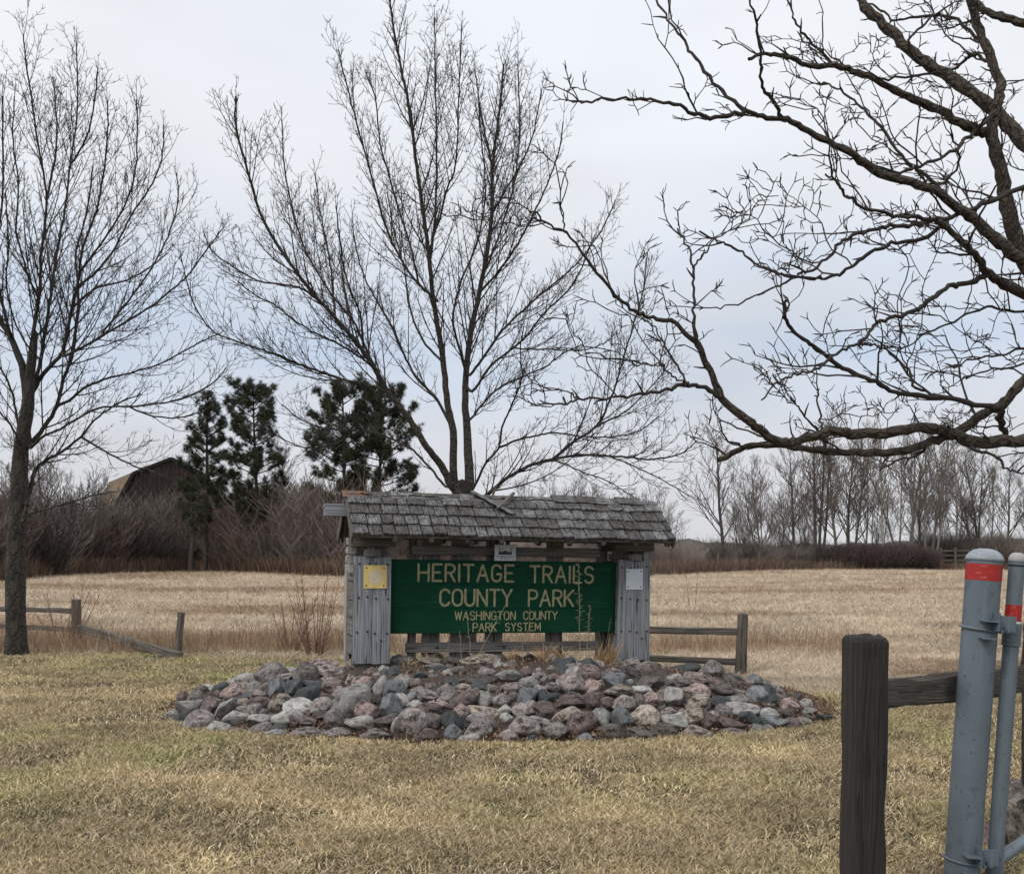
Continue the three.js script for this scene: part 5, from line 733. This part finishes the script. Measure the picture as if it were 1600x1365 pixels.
  // young hedge tree clump behind the sign, seen between the slats; saplings near the fence
  const sap = (label, px, d, H, n, sp, mat, seed) => { const R = rngOf(seed), A = new TB(), b = V(groundX(px, d), 0, -d), t = thing('sapling', label, 'shrub', b); for (let i = 0; i < n; i++) { const a = R() * 6.28, q = sp * (.3 + R()); let dir = V(Math.cos(a) * q, 1, Math.sin(a) * q * .6).normalize(); ashShoot(A, V(Math.cos(a) * .08, -.05, Math.sin(a) * .08), dir, H * (.6 + .5 * R()), .009, 1, R, .06); } part(t, 'stems', A.geo(), mat, null, 'stuff'); };
  const redTwig = new THREE.MeshStandardMaterial({ color: col(.16, .085, .06), roughness: .9 });
  sap('thin brown sapling clump beside the left fence post', 100, 18.0, 1.15, 13, .75, redTwig, 5); sap('reddish brown sapling clump left of the sign column', 492, 16.2, 1.35, 14, .38, redTwig, 6); sap('low reddish sapling clump further left of the sign', 452, 16.8, 1.0, 9, .5, redTwig, 7); sap('thin leafless sapling right of the sign in the field', 1082, 30, 2.0, 2, .15, redTwig, 8);
}
// pines: whorled limbs carrying needle clumps, gaps between
{
  const clump = (seed) => { const R = rngOf(seed), P = [], C = [], I = []; let b = 0; for (let k = 0; k < 40; k++) { const d = V(R() - .5, R() * .9 - .22, R() - .5).normalize(), l = .20 + .18 * R(), w = perp(d, R() * 6.28).multiplyScalar(.009 + .006 * R()), c = .6 + .8 * R(); P.push(-w.x, -w.y, -w.z, w.x, w.y, w.z, d.x * l + w.x * .4, d.y * l + w.y * .4, d.z * l + w.z * .4, d.x * l - w.x * .4, d.y * l - w.y * .4, d.z * l - w.z * .4); const q = R() < .15 ? [.075, .058, .03] : [.033, .046, .022]; for (let j = 0; j < 4; j++) C.push(q[0] * c, q[1] * c, q[2] * c); I.push(b, b + 1, b + 2, b, b + 2, b + 3); b += 4; } return { P, C, I }; };
  const cl = [1, 2, 3, 4].map((s) => clump(s * 19)), mat = new THREE.MeshStandardMaterial({ vertexColors: true, roughness: .85, side: 2 });
  const pine = (label, px, topY, d, seed, H0, wid, dens0, cone) => { const dens = dens0 * .98;
    const R = rngOf(seed), H = EYE + (HOR - topY) / F * d, t = thing('pine_tree', label, 'tree', V(groundX(px, d), 0, -d)), A = new TB(), B = new TB(), P = [], C = [], N = [], I = [];
    const tr = []; for (let i = 0; i <= 8; i++) tr.push(V((noise(i * .7, seed) - .5) * .3, H * i / 8 * .99 - .1, 0)); A.tube(tr, tr.map((q, i) => lerp(.20, .03, i / 8)), 9); part(t, 'trunk', A.geo(), M.darkBark);
    const put = (p, s) => { const c = cl[Math.floor(R() * 4)], o = P.length / 3, a = R() * 6.28, ca = Math.cos(a), sa = Math.sin(a); for (let i = 0; i < c.P.length; i += 3) P.push(p.x + (c.P[i] * ca - c.P[i + 2] * sa) * s, p.y + c.P[i + 1] * s, p.z + (c.P[i] * sa + c.P[i + 2] * ca) * s); const k = .8 + .4 * R(); for (const q of c.C) C.push(q * k); for (const i of c.I) I.push(i + o); };
    let y = H0;
    while (y < H - .4) {
      const f = (y - H0) / (H - H0), L0 = cone ? wid * ((1 - f) ** .8 * (.92 + .30 * noise(y * 1.1, seed)) + .04) : wid * (f < .35 ? lerp(.72, 1, f / .35) : Math.sqrt(Math.max(0, 1 - ((f - .35) / .68) ** 2)) * .98 + .03), nb = 3 + Math.floor(R() * 3); let az = R() * 6.28;
      for (let b = 0; b < nb; b++) {
        az += 6.28 / nb + (R() - .5) * .7; const L = L0 * (.55 + .55 * R()); if (R() < .10) continue; const lift = lerp(.05, .75, f) + (R() - .5) * .25, pts = []; const p0 = V((noise(y * .7 / H * 8, seed) - .5) * .3, y, 0);
        for (let i = 0; i <= 4; i++) { const u = i / 4; pts.push(V(p0.x + Math.cos(az) * L * u, y + L * (lift * u - .12 * u + .22 * u * u), Math.sin(az) * L * u)); }
        B.tube(pts, [.045, .036, .028, .02, .012], 4);
        const m = Math.ceil(L * 10 * dens); for (let i = 0; i < m; i++) { const u = lerp(.30, 1.02, Math.sqrt(R())), k = Math.min(3, Math.floor(u * 4)), q = V().lerpVectors(pts[k], pts[k + 1], u * 4 - k); q.add(V((R() - .5) * .95 * (1.25 - u), (R() - .30) * .50, (R() - .5) * .95 * (1.25 - u))); put(q, .62 + .5 * R()); }
      }
      y += .34 + .36 * R() * (1.2 - f);
    }
    for (let i = 0; i < 12; i++) put(V(tr[8].x + (R() - .5) * .25, H - .55 * R(), (R() - .5) * .25), .75);
    part(t, 'limbs', B.geo(), M.darkBark, null, 'stuff'); const g = new THREE.BufferGeometry(); g.setAttribute('position', new THREE.Float32BufferAttribute(P, 3)); g.setAttribute('color', new THREE.Float32BufferAttribute(C, 3)); g.setIndex(I); g.computeVertexNormals(); part(t, 'needles', g, mat, null, 'stuff');
  };
  pine('slim dark pine nearest the barn, leftmost of the pines', 323, 612, 68, 3, 3.6, 2.2, 1.5, 1); pine('middle dark pine with a rounded top', 397, 606, 67, 8, 3.2, 2.15, 1.4); pine('dark pine standing left inside the broad pine group', 535, 606, 66, 13, 3.2, 2.6, 1.45); pine('dark pine standing right inside the broad pine group behind the ash', 594, 612, 67, 21, 3.0, 2.8, 1.45);
  pine('small olive evergreen in front of the barn gable', 300, 768, 66, 31, 3.0, 1.0, .5);
}
// barn
{
  const d = 86, b = thing('barn', 'old dark barn with a rusty gambrel roof half hidden by brush', 'barn', V(groundX(266, d), 0, -d), .50), prof = [[-4.3, 0], [-4.3, 5.3], [-2.85, 8.0], [0, 9.25], [2.85, 8.0], [4.3, 5.3], [4.3, 0]], D = 13;
  const wallT = tex(256, 256, (u, v) => { const s = noise(u * 60, v * 3, 4, 60, 3), n = fbm(u * 6, v * 6, 2, 4, 6, 6); return mix3([.018, .0125, .0115], [.056, .036, .032], clamp(s * .7 + n * .5 - .1)); });
  const wm = new THREE.MeshStandardMaterial({ map: rep(wallT, .25, .25), roughness: 1 });
  const topAt = (x) => { const a = Math.abs(x); return a < 2.85 ? lerp(9.25, 8.0, a / 2.85) : lerp(8.0, 5.3, (a - 2.85) / 1.45); };
  const wall = pgroup(b, 'wall'); for (let i = 0; i < 24; i++) { const x = -4.3 + 8.6 * (i + .5) / 24, h = Math.min(topAt(x - .17), topAt(x + .17)) + .10; part(wall, 'plank', timber(h, .345, .06 + .02 * (i % 2), { n: 2, rough: .012, c: .01, seed: i + 3 }).translate(x, 0, 0), wm); }
  part(wall, 'gable_panel', new THREE.ExtrudeGeometry(new THREE.Shape(prof.map(([x, y]) => new THREE.Vector2(x, y + .06))), { depth: .05, bevelEnabled: false }).translate(0, 0, -.12), wm); part(wall, 'side_wall', new THREE.BoxGeometry(.2, 5.3, D - .3).translate(-4.2, 2.65, -D / 2), wm); part(wall, 'gable_panel', new THREE.ExtrudeGeometry(new THREE.Shape(prof.map(([x, y]) => new THREE.Vector2(x, y + .06))), { depth: .05, bevelEnabled: false }).translate(0, 0, -.12), wm); part(wall, 'side_wall', new THREE.BoxGeometry(.2, 5.3, D - .3).translate(4.2, 2.65, -D / 2), wm); part(wall, 'rear_wall', new THREE.ExtrudeGeometry(new THREE.Shape(prof.map(([x, y]) => new THREE.Vector2(x * .97, y * .98))), { depth: .1, bevelEnabled: false }).translate(0, 0, -D + .1), wm);
  const roofT = tex(256, 256, (u, v) => { const s = noise(u * 30, v * 3, 4, 30, 3), n = fbm(u * 8, v * 8, 2, 4, 8, 8); return mix3([.10, .068, .038], [.20, .135, .078], clamp(n * 1.1 + s * .4 - .3)); }), rm = new THREE.MeshStandardMaterial({ map: rep(roofT, .2, .2), roughness: .9 });
  const roof = pgroup(b, 'roof'); const ov = [[-4.55, 4.95], [-2.95, 8.05], [0, 9.38], [2.95, 8.05], [4.55, 4.95]]; for (let i = 0; i < 4; i++) { const [x0, y0] = ov[i], [x1, y1] = ov[i + 1], L = Math.hypot(x1 - x0, y1 - y0), g = new THREE.BoxGeometry(L + .12, .12, D + .1, 8, 1, 8); const u = g.attributes.uv, p = g.attributes.position; for (let k = 0; k < p.count; k++) u.setXY(k, p.getZ(k), p.getX(k)); g.rotateZ(Math.atan2(y1 - y0, x1 - x0)); part(roof, 'roof_slope', g.translate((x0 + x1) / 2, (y0 + y1) / 2 + .03, -D / 2), rm); }
  for (let i = 0; i < 4; i++) { const [x0, y0] = ov[i], [x1, y1] = ov[i + 1]; part(roof, 'barge_board', timberAB(V(x0, y0 + .02, .12), V(x1, y1 + .02, .12), .14, .26, { n: 2, rough: .004, seed: i + 2 }), M.postWood); }
  const win = part(wall, 'window', new THREE.BoxGeometry(.5, 1.0, .08).translate(-.55, 4.6, .06), M.paleWood);
}
// brush
{
  const shrub = (seed, n, H, sp, sub) => { const R = rngOf(seed), A = new TB(); for (let i = 0; i < n; i++) { const a = R() * 6.28, q = sp * Math.sqrt(R()), p = V(Math.cos(a) * q * .45, -.1, Math.sin(a) * q * .45), d = V(Math.cos(a) * q * .30 + (R() - .5) * .35, 1, Math.sin(a) * q * .30 + (R() - .5) * .35).normalize(), L = H * (.45 + .6 * R()), pts = [p.clone()], st = L / 4; for (let k = 1; k <= 4; k++) { d.add(rv(R, .30)); d.y += .08; d.normalize(); p.addScaledVector(d, st); pts.push(p.clone()); } A.tube(pts, [.021, .018, .015, .012, .008], 3, 0, false); for (let k = 0; k < sub; k++) { const t = .2 + .8 * R(), f = t * 4, j = Math.min(3, Math.floor(f)), b = V().lerpVectors(pts[j], pts[j + 1], f - j), dd = V().subVectors(pts[j + 1], pts[j]).normalize().multiplyScalar(.6).addScaledVector(perp(V(0, 1, 0), R() * 6.28), .7).normalize(), l = H * (.10 + .22 * R()), m = b.clone().addScaledVector(dd, l * .55), e = m.clone().addScaledVector(dd.add(V(0, .5, 0)).add(rv(R, .4)).normalize(), l * .55); A.tube([b, m, e], [.013, .010, .007], 3, 0, false); } } return A.geo(); };
  const gs = [1, 2, 3, 4].map((s) => shrub(s * 43, 85, 4, 1.9, 11)), R = rngOf(777), sp = [], tm = new THREE.MeshStandardMaterial({ color: col(1, 1, 1), roughness: .95 });
  const topOf = (px) => px < 60 ? 735 : px < 200 ? 762 : px < 270 ? 750 : px < 345 ? 742 : px < 440 ? 735 : px < 530 ? 738 : px < 700 ? 765 : 800;
  const red = [.15, .104, .090], brn = [.15, .126, .110], dark = [.055, .045, .042];
  for (let k = 0; k < 300; k++) { const px = -260 + 1000 * R(), d = edgeAt(px) + 2.5 + 17 * R() ** 1.3, H = (EYE + (HOR - topOf(px) - 50 * (R() - .2)) / F * d) * (.55 + .45 * R()), s = H / 4.3, t = R() < .4 ? red : R() < .6 ? brn : dark, b = R() < .12 ? 1.9 : .6 + .7 * R(); sp.push([groundX(px, d), 0, -d, Math.max(.5, s), t.map((c) => c * b)]); }
  scatter('brush_thicket', 'dense reddish brown bare thicket below the barn and pines', gs, sp, tm);
  const s2 = []; for (let k = 0; k < 330; k++) { const px = 690 + 1250 * R(), d = edgeAt(px) + 4 + 16 * R(), H = EYE + (HOR - (px < 1285 ? 846 : px < 1455 ? 850 : 834) - 22 * (R() - .35)) / F * d, s = H / 4.3, b = R() < .2 ? 2.0 : .8 + .9 * R(), t = R() < .15 ? red : R() < .65 ? brn : dark; s2.push([groundX(px, d), 0, -d, Math.max(.4, s), t.map((c) => c * b), 1]); }
  scatter('far_brush', 'low brown brush along the far edge under the bare trees', gs, s2, tm);
  const hedge = thing('hedge', 'wide dense dark rounded bare hedge at the far field edge', 'hedge', V(groundX(1368, 95), 0, -95)); const hm = new THREE.MeshStandardMaterial({ color: col(.085, .062, .058), roughness: 1 });
  const hg = [1, 2].map((s) => shrub(s * 91, 130, 2.5, 2.2, 14)); const im = [0, 1].map((q) => { const m = new THREE.InstancedMesh(hg[q], hm, 15), o = new THREE.Object3D(); for (let i = 0; i < 15; i++) { const x = (i / 14 - .5) * 8.6 + (R() - .5) * .5, s = .82 + .25 * R() - .20 * Math.abs(x / 5) ** 3; o.position.set(x, 0, (R() - .5) * 2.2); o.rotation.set(0, R() * 6.28, 0); o.scale.set(s, s * .98, s); o.updateMatrix(); m.setMatrixAt(i, o.matrix); } m.name = 'hedge_stems'; m.userData.kind = 'stuff'; m.castShadow = m.receiveShadow = true; hedge.add(m); return m; });
  // a few far conifers on the ridge
}
// ---------------------------------------------------------------- weeds and dry grass on the mound
{
  const straw = new THREE.MeshStandardMaterial({ color: col(.33, .285, .20), roughness: .9 }), dim = new THREE.MeshStandardMaterial({ color: col(.20, .155, .11), roughness: .9 });
  const spot = (px, py, d) => { const q = at(px, py, d); q.y = moundY(q.x, q.z) - .02; return q; };
  const clumpG = (seed, n, h, sprd) => { const g = tuftGeo(seed, n, .07, h * .35, h, .0055, sprd, [[.40, .25, .12], [.46, .32, .17], [.34, .20, .10], [.54, .40, .24]], 3); return g; };
  let sd = 60; const tuft = (px, py, d, h, n, s, label) => { const m = part(scene, 'grass_clump', clumpG(sd++, n, h, s), bladeMat); m.position.copy(spot(px, py, d)); tag(m, label, 'grass'); };
  tuft(672, 1046, 11.25, .19, 80, 1.1, 'low rusty grass clump just right of the plank column foot'); tuft(640, 1043, 11.2, .15, 60, 1.1, 'small straw grass clump touching the plank column foot'); tuft(800, 1040, 11.5, .22, 80, .9, 'dry grass clump below the middle of the sign frame'); tuft(852, 1040, 11.5, .27, 150, .8, 'bright rusty grass clump below the board end'); tuft(880, 1041, 11.55, .24, 120, .8, 'rusty grass clump right beside the bright one'); tuft(706, 1040, 11.6, .17, 60, 1.2, 'thin straw clump below the word COUNTY'); tuft(952, 1040, 11.6, .42, 90, .42, 'tall upright grey straw clump at the foot of the rear post'); tuft(938, 1042, 11.5, .30, 70, .6, 'short straw clump left of the rear post foot');
  const weed = (px, py, d, topPx, topPy, label, feather, mat) => { const b = spot(px, py, d), e = at(topPx, topPy, d - .08), A = new TB(), R = rngOf(sd++ * 7), L = b.distanceTo(e), pts = []; for (let i = 0; i <= 8; i++) pts.push(V().lerpVectors(b, e, i / 8).add(i && i < 8 ? rv(R, .012) : V())); const t = thing('dead_weed', label, 'weed', b); A.tube(pts.map((q) => q.clone().sub(b)), pts.map((q, i) => lerp(.0042, .002, i / 8)), 5, 0, false); for (let i = 0; i < feather; i++) { const f = .42 + .58 * i / feather, o = onLine(pts, pts.map(() => .003), L * f), a = perp(o.d, R() * 6.28), l = (.035 + .05 * R()) * (1.25 - f * .7), m = o.p.clone().addScaledVector(a, l * .6).addScaledVector(o.d, l * .35), n = m.clone().addScaledVector(a, l * .35).addScaledVector(o.d, -l * .12); A.tube([o.p, m, n].map((q) => q.clone().sub(b)), [.0014, .0018, .0012], 4, 0, false); } part(t, 'stem', A.geo(), mat); };
  weed(907, 1035, 11.35, 904, 880, 'tall feathery pale weed in front of the letters LS', 46, straw); weed(915, 1035, 11.4, 922, 945, 'shorter feathery weed beside the tall pale one', 22, straw); weed(737, 1048, 11.0, 729, 955, 'bare thin stalk in front of the word WASHINGTON', 5, straw); weed(722, 1045, 11.0, 718, 985, 'short bare stalk below the board, left of centre', 3, straw); weed(738, 1046, 11.1, 790, 945, 'slanting bare stalk rising to the right below COUNTY', 4, straw); weed(818, 1040, 11.2, 815, 985, 'upright thin stalk below the word SYSTEM', 3, straw); weed(823, 1040, 11.2, 828, 950, 'thin stalk crossing the letters of SYSTEM', 4, dim); weed(940, 1040, 11.3, 955, 965, 'thin brown stalk by the board end', 5, dim); weed(948, 1042, 11.3, 935, 985, 'leaning brown stalk before the rear post', 6, dim); weed(955, 1040, 11.3, 976, 990, 'brown stalk leaning against the white plaque column', 6, dim); weed(690, 1040, 11.2, 702, 1004, 'short pale stalk below the sign frame', 2, straw); weed(280, 1128, 9.9, 277, 1090, 'single bare stalk among the stones at the left tip', 2, dim);
}
renderer.render(scene, camera);
